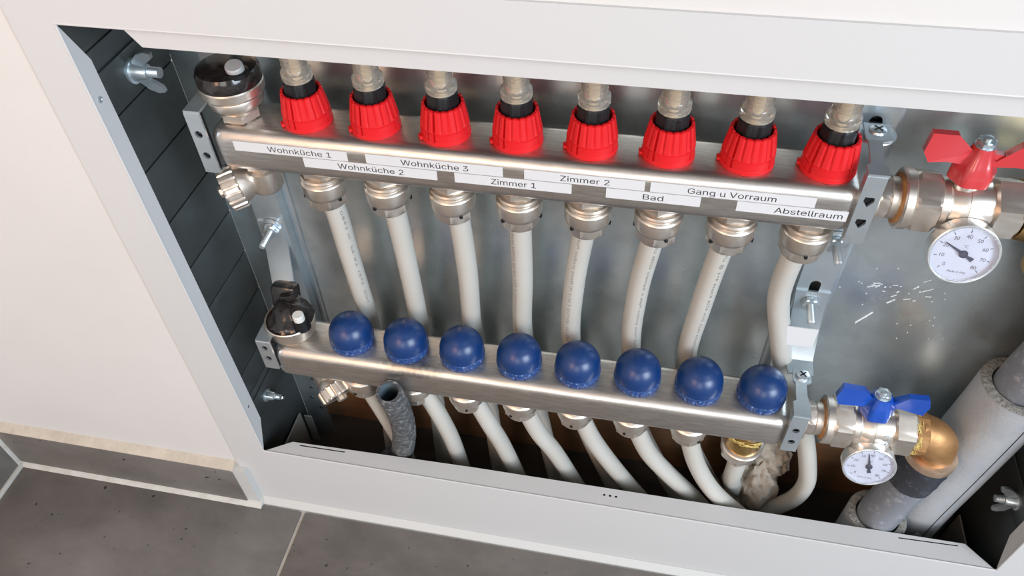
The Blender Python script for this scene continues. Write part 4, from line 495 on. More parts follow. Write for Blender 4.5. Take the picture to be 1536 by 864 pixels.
def letters(s):
    b = NB(); x = 0.0
    for ch in s:
        adv, P, Fc = GLYPHS[ch]
        vv = [b.verts.new((x + p[0] / 1000, p[1] / 1000, 0)) for p in P]
        for f in Fc:
            try: b.faces.new([vv[i] for i in f])
            except ValueError: pass
        x += adv / 1000
    return b
labels = [('Wohnküche 1', 346, 516, 209, 397, 492, 0), ('Wohnküche 2', 453, 653, 238, 505, 604, 1), ('Wohnküche 3', 546, 753, 230, 600, 702, 0), ('Zimmer 1', 681, 858, 262, 737, 805, 1),
          ('Zimmer 2', 786, 970, 252, 842, 917, 0), ('Bad', 910, 1054, 281, 967, 998, 1), ('Gang u Vorraum', 977, 1232, 275, 1036, 1173, 0), ('Abstellraum', 1107, 1277, 305, 1166, 1270, 1)]
for s, px0, px1, py, tx0, tx1, row in labels:
    yc_ = py + (0)
    x0 = at(px0, py - 5, 1, UY0).x; x1 = at(px1, py + 5, 1, UY0).x
    k = (px1 - px0)
    z1 = -5.0 if row == 0 else -13.6; z0 = z1 - 8.0
    tx0w = x0 + (tx0 - px0) / (px1 - px0) * (x1 - x0); tx1w = x0 + (tx1 - px0) / (px1 - px0) * (x1 - x0)
    b = NB(); box(b, x0, x1, UY0 - 0.25, UY0 + 0.3, z0, z1)
    st = obj('label_strip', b, 'paper', um, world=True); sub(st, um)
    tb = letters(s)
    xs = [v.co.x for v in tb.verts]; w0, w1 = min(xs), max(xs)
    for v in tb.verts:
        x = tx0w + (v.co.x - w0) / (w1 - w0) * (tx1w - tx0w); v.co = Vector((x, UY0 - 0.33, z0 + 1.7 + v.co.y * 8.6))
    obj('lettering', tb, 'ink', st, world=True, fin=False)

# ------------------------------------------------------------------ flow meters with red caps
def make_flow_meter():
    t = thing('flow_meter', '', 'flow meter', (0, 0, 0), 'red-capped flow meters on the upper manifold')
    SEG = 144
    prof = [(11, 0.2), (17.2, 0.0), (17.5, 0.8), (17.3, 3.0), (16.9, 3.4), (16.9, 8.6), (16.3, 9.0), (16.3, 9.6), (16.75, 10.0), (16.0, 14.0), (15.3, 18.0), (14.6, 22.0), (14.2, 24.0), (12.2, 24.4), (11.9, 23.6), (11.9, 12), (11.9, 3)]
    def rf(r, th, z, i):
        k = int(th / (2 * PI) * SEG + .5)
        if i in (8, 9, 10, 11, 12):
            m = k % 8
            if m in (0,): r -= 0.9
            if m in (1, 7): r -= 0.35
        if i in (4, 5, 8, 9, 10, 11):
            if k in (104, 105, 98, 62, 20, 32, 76, 140): r -= 1.7
        return r
    b = NB(); lathe(b, prof, SEG, rf=rf, close=False)
    for k in range(18):                          # crenellated rim
        a = 2 * PI * k / 18 + .17
        box(b, 12.3, 14.0, -1.5, 1.5, 24.0, 25.0, 0, Matrix.Rotation(a, 4, 'Z'))
    box(b, 16.5, 19.0, -2.5, 2.5, 0.4, 3.2, 0.6, Matrix.Rotation(R(215), 4, 'Z'))
    obj('red_cap', b, 'red', t, angle=25)
    b = NB(); hexnut(b, 10.4, 3, 33.5, 1.4, n=8, seg=64); obj('hex_collar', b, 'black', t)
    b = NB()
    lathe(b, [(7.4, 33.6), (10.3, 33.6), (10.7, 35), (9.6, 36), (10.6, 37), (10.5, 39.5), (8.9, 41), (8.5, 42), (8.2, 104), (8.0, 104.4), (6.0, 104.4), (5.8, 42), (5.4, 35), (5.0, 33.6)], 40)
    g = obj('sight_glass', b, 'clear', t, angle=40)
    b = NB()
    for k in range(18):
        z = 44 + k * 3.2
        lathe(b, [(8.35, z), (8.6, z + .12), (8.6, z + .4), (8.35, z + .5)], 40, close=False)
    obj('scale_ring', b, 'clear', t).hide_render = False
    b = NB(); pr = [(0, 34), (3.6, 34)]
    z = 35.0
    while z < 103: pr += [(3.7, z), (3.7, z + 2.4), (3.35, z + 2.6), (3.35, z + 3.0)]; z += 3.1
    pr += [(3.6, 104), (0, 104)]
    lathe(b, pr, 24); obj('indicator_rod', b, 'ivory', t)
    return t
fm0 = make_flow_meter()
ordn = ['first', 'second', 'third', 'fourth', 'fifth', 'sixth', 'seventh', 'eighth']
rooms = ['Wohnküche 1', 'Wohnküche 2', 'Wohnküche 3', 'Zimmer 1', 'Zimmer 2', 'Bad', 'Gang u Vorraum', 'Abstellraum']
spins = [0, -6, -3, -14, -20, -24, -30, -40]
for i in range(8):
    o = fm0 if i == 0 else copy_tree(fm0)
    o.location = S(50 * i, -1.5, UZ1); o.rotation_euler.z = R(spins[i])
    if i == 0: o['label'] = 'leftmost red-capped flow meter on the upper manifold, beside the black air vent'
    elif i == 7: o['label'] = 'rightmost red-capped flow meter on the upper manifold, beside the steel bracket'
    else: o['label'] = '%s red-capped flow meter from the left on the upper manifold' % ordn[i]

# ------------------------------------------------------------------ blue caps
def make_blue_cap():
    t = thing('valve_cap', '', 'cap', (0, 0, 0), 'blue valve caps on the lower manifold')
    b = NB(); r = 19.0; zc = 11.5; pr = [(0, zc + r)]
    for k in range(1, 19):
        a = R(90 - k * 5.2); pr.append((r * math.cos(a), zc + r * math.sin(a)))
        if k == 7: pr[-1] = (pr[-1][0] - .12, pr[-1][1] - .18)
    pr.append((19.1, 8.5)); pr.append((18.6, 8.3))
    pr.reverse(); lathe(b, pr, 64); obj('dome', b, 'blue', t, angle=40)
    b = NB()
    def rf(rr, th, z, i):
        k = int(th / (2 * PI) * 128 + .5)
        return rr - (0.9 if (i in (2, 3) and k % 8 in (0, 1)) else 0)
    lathe(b, [(17.6, 0), (18.6, 0.3), (19.2, 2.2), (19.6, 6.2), (19.3, 7.6), (18.9, 8.4)], 128, rf=rf); obj('grip_ring', b, 'bluewear', t, angle=25)
    return t
bc0 = make_blue_cap()
for i in range(8):
    o = bc0 if i == 0 else copy_tree(bc0)
    o.location = S(50 * i + 0.6, -24.5, LZ1); o.rotation_euler.z = random.random() * 6
    o['label'] = ('leftmost blue domed cap on the lower manifold, beside the small black air vent' if i == 0 else
                  'rightmost blue domed cap on the lower manifold, beside the steel bracket' if i == 7 else
                  '%s blue domed cap from the left on the lower manifold' % ordn[i])

# ------------------------------------------------------------------ compression fittings
def make_fitting():
    t = thing('compression_fitting', '', 'pipe fitting', (0, 0, 0), '')
    F = Matrix.Rotation(PI, 4, 'X')               # built downwards from the bar
    b = NB(); lathe(b, [(11, -0.5), (11, 2), (13.5, 2.5)], 32, F, close=True); hexnut(b, 12.8, 1.5, 9.5, 1.2, F); obj('hex_neck', b, 'nickel', t)
    b = NB(); lathe(b, [(12, 9), (15.4, 9.6), (16.4, 10.6), (15.2, 12.0), (15.0, 13.4), (16.6, 14.4), (17.2, 15.4), (16.6, 16.6)], 48, F); obj('lock_ring', b, 'nickel', t)
    b = NB(); h = hexr(14.6)
    lathe(b, [(16.8, 16.0), (17.0, 17.6), (17.0, 24.5), (16.4, 27.2), (15.6, 28.2)], 48, F)
    lathe(b, [(15.2, 27.5), (17.4, 28.6), (16.2, 34.5), (13.6, 37.2), (9.0, 37.8)], 48, F, rf=lambda r, th, z, i: min(r, 13.6 / math.cos((th % (PI / 3)) - PI / 6)))
    obj('union_nut', b, 'nickel', t, angle=28)
    b = NB()
    for a in (215, 330, 95):
        box(b, 12.2, 17.15, -1.1, 1.1, -29.5, -27.0, 0.2, Matrix.Rotation(R(a), 4, 'Z'))
    obj('wrench_slot', b, 'black', t)
    return t
cf0 = make_fitting()
for i in range(8):
    o = cf0 if i == 0 else copy_tree(cf0)
    o.location = S(50 * i, -2, UZ0 + 0.3); o.rotation_euler.z = random.random() * 6
    o['group'] = 'pipe fittings under the upper manifold'
    o['label'] = '%s nickel pipe fitting from the left under the upper manifold, above a milky pipe' % ordn[i]
cl0 = None
for i in range(8):
    o = copy_tree(cf0)
    o.location = S(50 * i + 0.6, -25, LZ0 + 6); o.rotation_euler.z = random.random() * 6; o['group'] = 'pipe fittings under the lower manifold'
    if i < 7: o['label'] = '%s nickel pipe fitting from the left under the lower manifold' % ordn[i]
    else:
        o['label'] = 'nickel pipe fitting above the brass adapter with hemp, right end of the lower manifold'
        for ch in list(o.children):
            if ch.name.split('.')[0] != 'hex_neck': bpy.data.objects.remove(ch)
        o.location = S(350.6, -25, LZ0 - 2)
# brass adapter with hemp and its own nut on the last return outlet
t = thing('brass_adapter', 'brass adapter wrapped in hemp with a nickel nut, below the last blue cap', 'pipe fitting', (349, -25.5, -265.5))
b = NB(); lathe(b, [(11, 6), (14.6, 4), (15.5, 1), (15.4, -2), (15.4, -14), (14.4, -22)], 40, close=True); obj('brass_ring', b, 'brass', t)
b = NB()
for k in range(26):
    a = random.random() * 2 * PI; zz = 1.5 + random.random() * 5; L = .5 + random.random() * .9; p = []
    for j in range(7):
        aa = a + L * j / 6; rr = 15.2 + random.random() * 1.2 + (2.5 * random.random() if j > 5 else 0)
        p.append(Vector((rr * math.cos(aa), rr * math.sin(aa), zz + math.sin(j + k) * 1.2 - 2)))
    tube(b, p, 0.45, 5)
for k in range(7):
    a = PI + random.random() * .7 - .2; p = [Vector((14 * math.cos(a), 14 * math.sin(a), 3)), Vector((18 * math.cos(a), 18 * math.sin(a), 4 + random.random() * 2)), Vector((22 * math.cos(a + .1), 22 * math.sin(a), 3 + random.random() * 4))]
    tube(b, p, 0.3, 4)
obj('hemp_thread', b, 'hemp', t)
b = NB(); tm = axis_m((0.3, 1, -14), (-0.02, 0.10, -1))
lathe(b, [(15.4, 0), (17.6, 0.6), (18.2, 1.8), (17.0, 3.2), (17.0, 4.0), (18.0, 5.2), (18.0, 6.4), (16.9, 7.6), (16.9, 15), (16.0, 17)], 48, tm)
lathe(b, [(15.4, 16.5), (16.6, 17.5), (15.6, 23), (12, 26), (8, 26.5)], 48, tm, rf=hexr(14.2)); obj('union_nut', b, 'nickel', t)

# ------------------------------------------------------------------ pipes
up = [[(0,-2,-60),(2.7,0,-84.8),(2.6,3,-128.9),(2.2,8,-185),(1.6,12,-221.8),(-2,17,-300),(-6,18,-380),(-14,20,-478)],
 [(50,-2,-60),(52,0,-78),(52.1,5,-142.3),(50.8,12,-223.2),(51.2,18,-341.8),(48.3,18,-453.4),(48,18,-478)],
 [(100,-2,-60),(102.5,0,-79),(103.4,5,-141.7),(101,12,-228.7),(107.5,18,-329.8),(114,16,-469.2)],
 [(150,-2,-60),(149.9,0,-82.4),(149.4,5,-141.8),(147.5,12,-219.4),(158.5,18,-331.5),(179.4,14,-465.2)],
 [(200,-2,-60),(196.8,0,-84.4),(191.5,5,-142.4),(190.3,12,-220),(203,18,-343.3),(243,14,-461.3)],
 [(250,-2,-60),(247,0,-85),(242.2,5,-141.3),(242.8,12,-217),(258,18,-335),(300,14,-432),(322,12,-475)],
 [(300,-2,-60),(296.5,0,-87.3),(292.6,5,-147.8),(290.8,12,-222.8),(303,18,-330),(338,20,-420),(368,20,-472)],
 [(350,-2,-60),(347,0,-79.5),(347.5,5,-122.6),(356.3,8,-163.1),(371.5,10,-215.9),(393,10,-262),(410.5,10,-309.7),(422.5,6,-350),(427.5,3,-378.3),(423,2,-407),(408,2,-432),(392,2,-448),(376,2,-470)]]
lo = [[(0.6,-25,-270),(5.5,-25,-291.3),(11.5,-20,-336.7),(15.5,-12,-390.8),(17.1,-8,-437.1),(18,-4,-478)],
 [(50.6,-25,-268),(59.5,-25,-277.9),(68,-24,-307.3),(75.4,-18,-358.3),(80.3,-12,-422.7),(84,-8,-476)],
 [(100.6,-25,-268),(108,-25,-279),(119.5,-24,-316.4),(128.6,-18,-357.9),(140,-12,-418.3),(150,-8,-474)],
 [(150.6,-25,-268),(156,-25,-284),(167,-24,-317.7),(182,-18,-358),(201,-12,-416.3),(219,-8,-470)],
 [(200.6,-25,-268),(206,-25,-279.5),(218.2,-24,-314.9),(238,-18,-363.6),(262.7,-12,-415.7),(292,-8,-468)],
 [(250.6,-25,-268),(256.2,-25,-284.4),(271,-24,-323.3),(293.2,-20,-361.8),(323,-18,-403),(362,-18,-462)],
 [(300.6,-25,-268),(303.6,-25,-287.2),(316.5,-25,-330.1),(336.4,-26,-368.5),(363.7,-26,-401.7),(404,-24,-444),(420,-24,-458)],
 [(351,-24,-275),(351.2,-22,-300),(352.6,-17,-340),(355,-8,-372),(360,2,-396),(366,9,-414),(371,13,-424)]]
prints = {1: ('PE-RT 16x2  0860 m  4726', 0.33, 0.75, -50, True), 2: ('- DIN 4726 - ISO 10508 - 0862', 0.02, 0.72, -78, True), 3: ('ASTM F2623 PE-RT Typ II Oxy-Dicht 16x2 0871', 0.03, 0.95, -36, True),
          4: ('P MG 150 LENTCO F 2315 MJ Metile product Made', 0.04, 0.97, -12, False), 5: ('98 NO Metile product Made in Germany 43386 UF.', 0.03, 0.97, 28, False),
          6: ('Sauerstoffdicht nach DIN 4726 Klasse 4+5 @ UF', 0.03, 0.97, 25, False), 0: ('0863 m  PE-RT 16x2  DIN', 0.05, 0.8, 55, True)}
def make_pipe(pts, lbl, grp, pr=None):
    P = smooth_path(pts, 8); t = thing('heating_pipe', lbl, 'pipe', tuple(P[-1]), grp)
    b = NB(); tube(b, P, 8.4, 24); tb_ = obj('tube', b, 'pex', t, world=True, angle=60); sub(tb_, t)
    if pr:
        s, f0, f1, ang, down = pr
        seg = [p for p in P if -228 < p.z < -70]
        if not down: seg = seg[::-1]
        L = [0.0]
        for a, c in zip(seg, seg[1:]): L.append(L[-1] + (c - a).length)
        FF = frames(seg); x = text_bm(s, 3.3, 1.0, space=1.15); xs = [v.co.x for v in x.verts]; w = max(xs)
        for v in x.verts:
            d = (f0 + (f1 - f0) * v.co.x / w) * L[-1]
            k = max(i for i in range(len(L) - 1) if L[i] <= d + 1e-9); u = (d - L[k]) / (L[k + 1] - L[k])
            p = seg[k].lerp(seg[k + 1], u); T = (seg[k + 1] - seg[k]).normalized()
            fx = Vector((0, -1, 0)); fx = (fx - T * fx.dot(T)).normalized(); fy = T.cross(fx)   # fx faces the room
            sgn = 1
            th = R(ang) * (1 if fy.x > 0 else -1) + (v.co.y - 1.2) / 8.4 * sgn
            v.co = p + (fx * math.cos(th) + fy * math.sin(th)) * 8.5
        obj('print', x, 'pipeink', tb_, world=True, fin=False)
    return t
for i in range(8):
    l = 'milky heating pipe hanging from the %s fitting from the left on the upper manifold' % ordn[i]
    if i == 7: l = 'milky pipe from the rightmost upper fitting, looping behind the right bracket'
    make_pipe(up[i], l, 'pipes from the upper manifold', prints.get(i))
for i in range(8):
    l = 'milky heating pipe curving right from the %s fitting from the left on the lower manifold' % ordn[i]
    if i == 0: l = 'milky pipe under the leftmost lower fitting, behind the dusty grey hose'
    if i == 7: l = 'short milky pipe going down from the brass adapter into the grey mortar lump'
    make_pipe(lo[i], l, 'pipes from the lower manifold')

# ------------------------------------------------------------------ grey hose
h0 = at(583, 588, 1, -60); h1 = at(597, 613, 1, -52); h2 = at(606, 645, 1, -39); h3 = at(604, 674, 1, -26)
P = smooth_path([h0, h1, h2, h3, (14, -15, -408), (-6, -12, -440), (-24, -10, -472)], 12)
t = thing('drain_hose', 'dusty dark grey corrugated hose with open end, left below the lower manifold', 'hose', tuple(P[-1]))
b = NB(); rnd = [[random.random() * .35 for k in range(24)] for i in range(len(P))]
ra = tube(b, P, 11.3, 24, caps=False, rfun=lambda i, k: 11.2 + rnd[i][k] + (.35 if i % 2 else 0))
F = frames(P); rin = []
for p, (tt, u, v) in zip(P[:14], F[:14]):
    rin.append([b.verts.new(p + (u * math.cos(2 * PI * k / 24) + v * math.sin(2 * PI * k / 24)) * 8.6) for k in range(24)])
for k in range(24): b.faces.new((ra[0][k], ra[0][(k + 1) % 24], rin[0][(k + 1) % 24], rin[0][k]))
for a, c in zip(rin[:1], rin[1:2]): pass
obj('hose_body', b, 'hose', t, world=True, angle=60)
b = NB(); rr = [[b.verts.new(p + (u * math.cos(2 * PI * k / 24) + v * math.sin(2 * PI * k / 24)) * (8.55 + (.3 if i % 2 else 0))) for k in range(24)] for i, (p, (tt, u, v)) in enumerate(zip(P[:30], F[:30]))]
for a, c in zip(rr, rr[1:]):
    for k in range(24): b.faces.new((a[k], a[(k + 1) % 24], c[(k + 1) % 24], c[k]))
b.faces.new(rr[-1]); obj('hose_lining', b, 'hosein', t, world=True)

# ------------------------------------------------------------------ mortar lump
def blob(c, rad, seedv, amp=.34, sub_=5):
    b = NB(); bmesh.ops.create_icosphere(b, subdivisions=sub_, radius=1)
    from mathutils import noise as nz
    for v in b.verts:
        d = v.co.normalized(); s = 1 + amp * nz.fractal(d * 1.6 + Vector((seedv, 0, 0)), 1, 2, 5) + 0.08 * nz.noise(d * 7 + Vector((0, seedv, 0))) + 0.05 * abs(nz.noise(d * 15 + Vector((0, seedv, 3))))
        v.co = Vector((d.x * rad[0] * s, d.y * rad[1] * s, d.z * rad[2] * s)) + Vector(c)
    return b
t = thing('mortar_lump', 'beige-grey lump of hardened mortar behind the brass adapter pipe', 'mortar', (390, 30, -478))
b = blob((388, 36, -386), (28, 21, 36), 3); obj('upper_lump', b, 'putty', t, world=True, angle=80)
b = blob((383, 20, -426), (24, 24, 44), 8); obj('lower_lump', b, 'putty', t, world=True, angle=80)
b = blob((404, 38, -392), (13, 14, 19), 5); obj('side_crumb', b, 'putty', t, world=True, angle=80)

# ------------------------------------------------------------------ air vents
t = thing('air_vent', 'large black-topped air vent with grey button on the upper manifold, left end', 'air vent', (-50, -3, UZ1))
b = NB(); hexnut(b, 12.5, 0, 7.5, 1.0); lathe(b, [(12, 7), (14, 8.5), (18.8, 12.5), (19.3, 14), (19.3, 18.5), (19.0, 19.2), (21.2, 20.6), (22.0, 22), (22.2, 27.5), (21.4, 28.6)], 56); obj('vent_body', b, 'nickel', t, angle=25)
b = NB()
lathe(b, [(20.8, 27.5), (22.0, 28.8), (22.3, 32), (22.0, 36), (20.6, 39), (17.5, 40.3), (0, 40.6)], 56); obj('black_cap', b, 'blackgloss', t, angle=40)
kn = at(351, 98, 2, UZ1 + 45) - Vector((-50, -3, UZ1))
b = NB(); lathe(b, [(8.2, 38), (8.2, 41.0), (6.9, 41.6)], 24, Matrix.Translation((kn.x, kn.y, 0))); obj('button_socket', b, 'black', t)
b = NB(); lathe(b, [(6.1, -2), (6.1, 5), (5.5, 5.8), (0, 5.8)], 24, axis_m((kn.x, kn.y, 40.5), (0.08, -0.25, 1))); obj('grey_button', b, 'greybutton', t)

t = thing('air_vent', 'smaller broken black air vent with pale button on the lower manifold, left end', 'air vent', (-54, -25, LZ1))
b = NB(); lathe(b, [(12, -0.5), (13.5, 0.2), (19.5, 6), (20.6, 8), (21.0, 17.5), (21.9, 18.6), (22.2, 20.5), (21.6, 21.4), (20.6, 20.8), (20.4, 16)], 56); obj('vent_body', b, 'nickel', t, angle=25)
b = NB()
from mathutils import noise as nz
pr = [(20.3, 16), (20.3, 19.5), (19.3, 21.5), (17.8, 25), (15.5, 30), (12.5, 35), (7, 38.5), (0, 39)]
lathe(b, pr, 56)
for v in b.verts:
    if v.co.z > 21: v.co += Vector((nz.noise(v.co * .09) * 2.6 + 1.5, nz.noise(v.co * .11 + Vector((5, 0, 0))) * 2.6 + 2, nz.noise(v.co * .13) * 3))
obj('black_cap', b, 'blackgloss', t, angle=50)
b = NB(); box(b, -15, 9, -6, 9, 18, 47, 4.8, Matrix.Translation((-3, 5, 0)) @ Matrix.Rotation(R(-14), 4, 'X')); box(b, 2, 16, -3, 7, 18, 42, 3.0, Matrix.Translation((0, 7, 0)) @ Matrix.Rotation(R(-14), 4, 'Y'))
obj('raised_flap', b, 'blackgloss', t)
kn = at(447, 471, 2, LZ1 + 37) - Vector((-54, -25, LZ1))
b = NB(); lathe(b, [(7.6, 20), (7.4, 30), (6.8, 32)], 24, Matrix.Translation((kn.x, kn.y, 0))); obj('button_socket', b, 'black', t)
b = NB(); lathe(b, [(4.9, 30), (4.9, 38), (4.3, 38.7), (0, 38.7)], 24, axis_m((kn.x, kn.y, 0), (0.02, -0.05, 1))); obj('pale_button', b, 'palebutton', t)

# ------------------------------------------------------------------ drain valves
def drain_valve(lbl, base, d, dist, sc=1.0):
    """base under the bar; knurled cap pushed out along d"""
    t = thing('drain_valve', lbl, 'valve', base)
    D = Vector(d).normalized()
    b = NB(); F = Matrix.Rotation(PI, 4, 'X')
    hexnut(b, 10.0, 0, 8, 1.2, F); lathe(b, [(10.5, 8), (12.6, 9.5), (12.6, 26), (11.5, 28), (4, 28.6)], 36, F); obj('elbow_body', b, 'nickel', t)
    A = axis_m((0, 0, -16), D)
    b = NB(); lathe(b, [(8.5, 4), (8.5, dist - 12), (13, dist - 6), (15.5, dist)], 40, A); lathe(b, [(14, 12.5), (14, 14.5)], 40, A) if dist > 26 else None
    obj('outlet_neck', b, 'nickel', t)
    def rf(r, th, z, i):
        return r - (1.3 if (i in (2, 3) and int(th / (2 * PI) * 120 + .5) % 6 in (0, 5)) else 0)
    b = NB(); lathe(b, [(13, dist - 1.5), (16.6, dist - 1), (17.6, dist), (17.6, dist + 9.5), (16.6, dist + 11), (9, dist + 11), (8.6, dist + 8)], 120, A, rf=rf); obj('knurled_cap', b, 'nickel', t, angle=28)
    b = NB(); lathe(b, [(8.6, dist + 8), (8.2, dist + 10.5), (5.5, dist + 10.7)], 24, A); obj('cap_seal', b, 'black', t)
    b = NB(); lathe(b, [(5, dist + 8), (5, dist + 15), (3.5, dist + 16), (0, dist + 15.5)], 8, A); obj('drain_spigot', b, 'nickel', t)
    return t
drain_valve('nickel drain valve with knurled cap pointing left below the upper manifold', (-47, -4, UZ0), (-0.80, -0.56, -0.16), 20)
drain_valve('nickel drain valve with knurled cap under the lower manifold, left of the hose', (-36, -26, LZ0 + 3), (0.66, -0.55, -0.52), 17)

# ------------------------------------------------------------------ brackets
def hole_pts(): return [(-2.8, 3.2), (2.8, 3.2), (3.2, 0), (0, -4.4), (-3.2, 0)]
def bracket(lbl, x0, x1, yf, zt, zb, arm, holes, tri, group='steel brackets clamping the manifold ends', rest=None, scr=None):
    xc = (x0 + x1) / 2
    t = thing('manifold_bracket', lbl, 'bracket', (xc, 26, zt), group)
    b = NB()
    hl = [[(xc + px, z + pz) for px, pz in hole_pts()] if tri else ell(xc, z, 2.9, 2.9, 14) for z in holes]
    plate(b, [(x0, zt), (x1, zt), (x1, zb), (x0, zb)], hl, 1.8, Matrix.Translation((0, yf, 0)) @ XZ)
    box(b, x0, x0 + 1.5, yf + 1.8, yf + 7, zb, zt - 2) ; box(b, x0, x1, yf, yf + 7, zb - 1.2, zb)
    obj('front_plate', b, 'zinc', t, world=True)
    b = NB(); box(b, x0 + 1.8, x1 - .6, yf + 2.6, yf + 5.2, zb + 1, zt - 1.5); obj('shade_backing', b, 'black', t, world=True)  # black sheet added behind the plate so its holes and gap look shaded
    b = NB(); strip(b, [(p[0], p[1]) for p in arm], x0, x1, 1.8, [p[2] for p in arm]); obj('arm', b, 'zinc', t, world=True)
    if rest: b = NB(); strip(b, [(p[0], p[1]) for p in rest], x0, x1, 1.8, [p[2] for p in rest]); obj('offset_strap', b, 'zinc', t, world=True)
    if scr:
        A = Matrix.Translation(scr)
        b = NB(); lathe(b, [(5.6, 0), (5.8, 1.2), (5.0, 3.2), (2.5, 4.0), (0, 4.0)], 24, A); obj('screw_head', b, 'zinc', t, world=True)
        b = NB(); box(b, -3.2, 3.2, -.6, .6, 3.7, 4.15, 0, A @ Matrix.Rotation(R(40), 4, 'Z')); box(b, -.6, .6, -3.2, 3.2, 3.7, 4.15, 0, A @ Matrix.Rotation(R(40), 4, 'Z')); obj('screw_cross', b, 'black', t, world=True)
    return t
def back_clip(t, x0, x1, z, y0=23.0, name='end_disc'):
    pass
w = (367.5, 380.0); n_ = (369.6, 377.8); tb = (368.2, 383.5)
t = bracket('steel bracket with drop-shaped holes at the right end of the upper manifold', 367.3, 379.3, -27, 16, -36,
        [(-26.5, 16, w), (-18, 16.5, w), (-16, 17, n_), (2, 20, n_), (3.5, 20.5, tb), (20, 21, tb)], (-2.5, -20), True,
        scr=(376, 12.5, 20.5))
b = NB(); lathe(b, [(12.5, 0), (12.8, .6), (12.5, 1.3)], 32, axis_m((376, 15, 18.0), (0, 0, 1))); box(b, 366, 386, 16, 26, 17.5, 19.2); obj('rubber_disc', b, 'zinc', t, world=True)
b = NB(); box(b, 367, 388, 24.2, 25.8, -40, 19); obj('rail_plate', b, 'zinc', t, world=True)
t = bracket('steel bracket with two round holes at the left end of the upper manifold', -78, -66.3, -27, 16, -33,
        [(-26.5, 16, (-78, -66.3)), (25.8, 16, (-79, -66.3))], (-1, -19), False,
        rest=[(25.9, 16, (-80, -66)), (24.1, -20, (-80, -66))])
w = (373, 386); n_ = (375.5, 384); tb = (374, 388)
t = bracket('steel bracket with round holes at the right end of the lower manifold', 372.5, 385, -50, -201, -247,
        [(-49.5, -201, w), (-36, -200.6, w), (-34.5, -200.5, n_), (-18, -200, n_), (-16, -200, tb), (-4, -200, tb)], (-219, -235), False,
        rest=[(24.2, -136, (364, 390)), (24.2, -160, (366, 390)), (11, -197, (368, 391)), (8, -200.5, (369, 391)), (-6, -201.5, (371, 391))], scr=(381, -11, -198.6))
t = bracket('steel bracket with small holes at the left end of the lower manifold', -77.5, -64.5, -50, -201, -236,
        [(-49.5, -201, (-77.5, -64.5)), (-8, -199, (-77.5, -64.5))], (-209, -223), False,
        rest=[(24.2, -128, (-88, -66)), (24.2, -154, (-88, -66)), (11, -197, (-86, -64)), (8, -200.5, (-82, -64)), (-6, -201.5, (-80, -64))])
b = NB(); c0 = at(1181, 489, 1, 2); c1 = at(1218, 521, 1, 2)
box(b, c0.x, c1.x, 1.6, 2.4, c1.z, c0.z, 0, Matrix.Identity(4))
tag(obj('paper_tag', b, 'paper', None, (374, 10, -190), world=True), 'small blank white tag stuck between the last pipe and the right rail', 'tag')

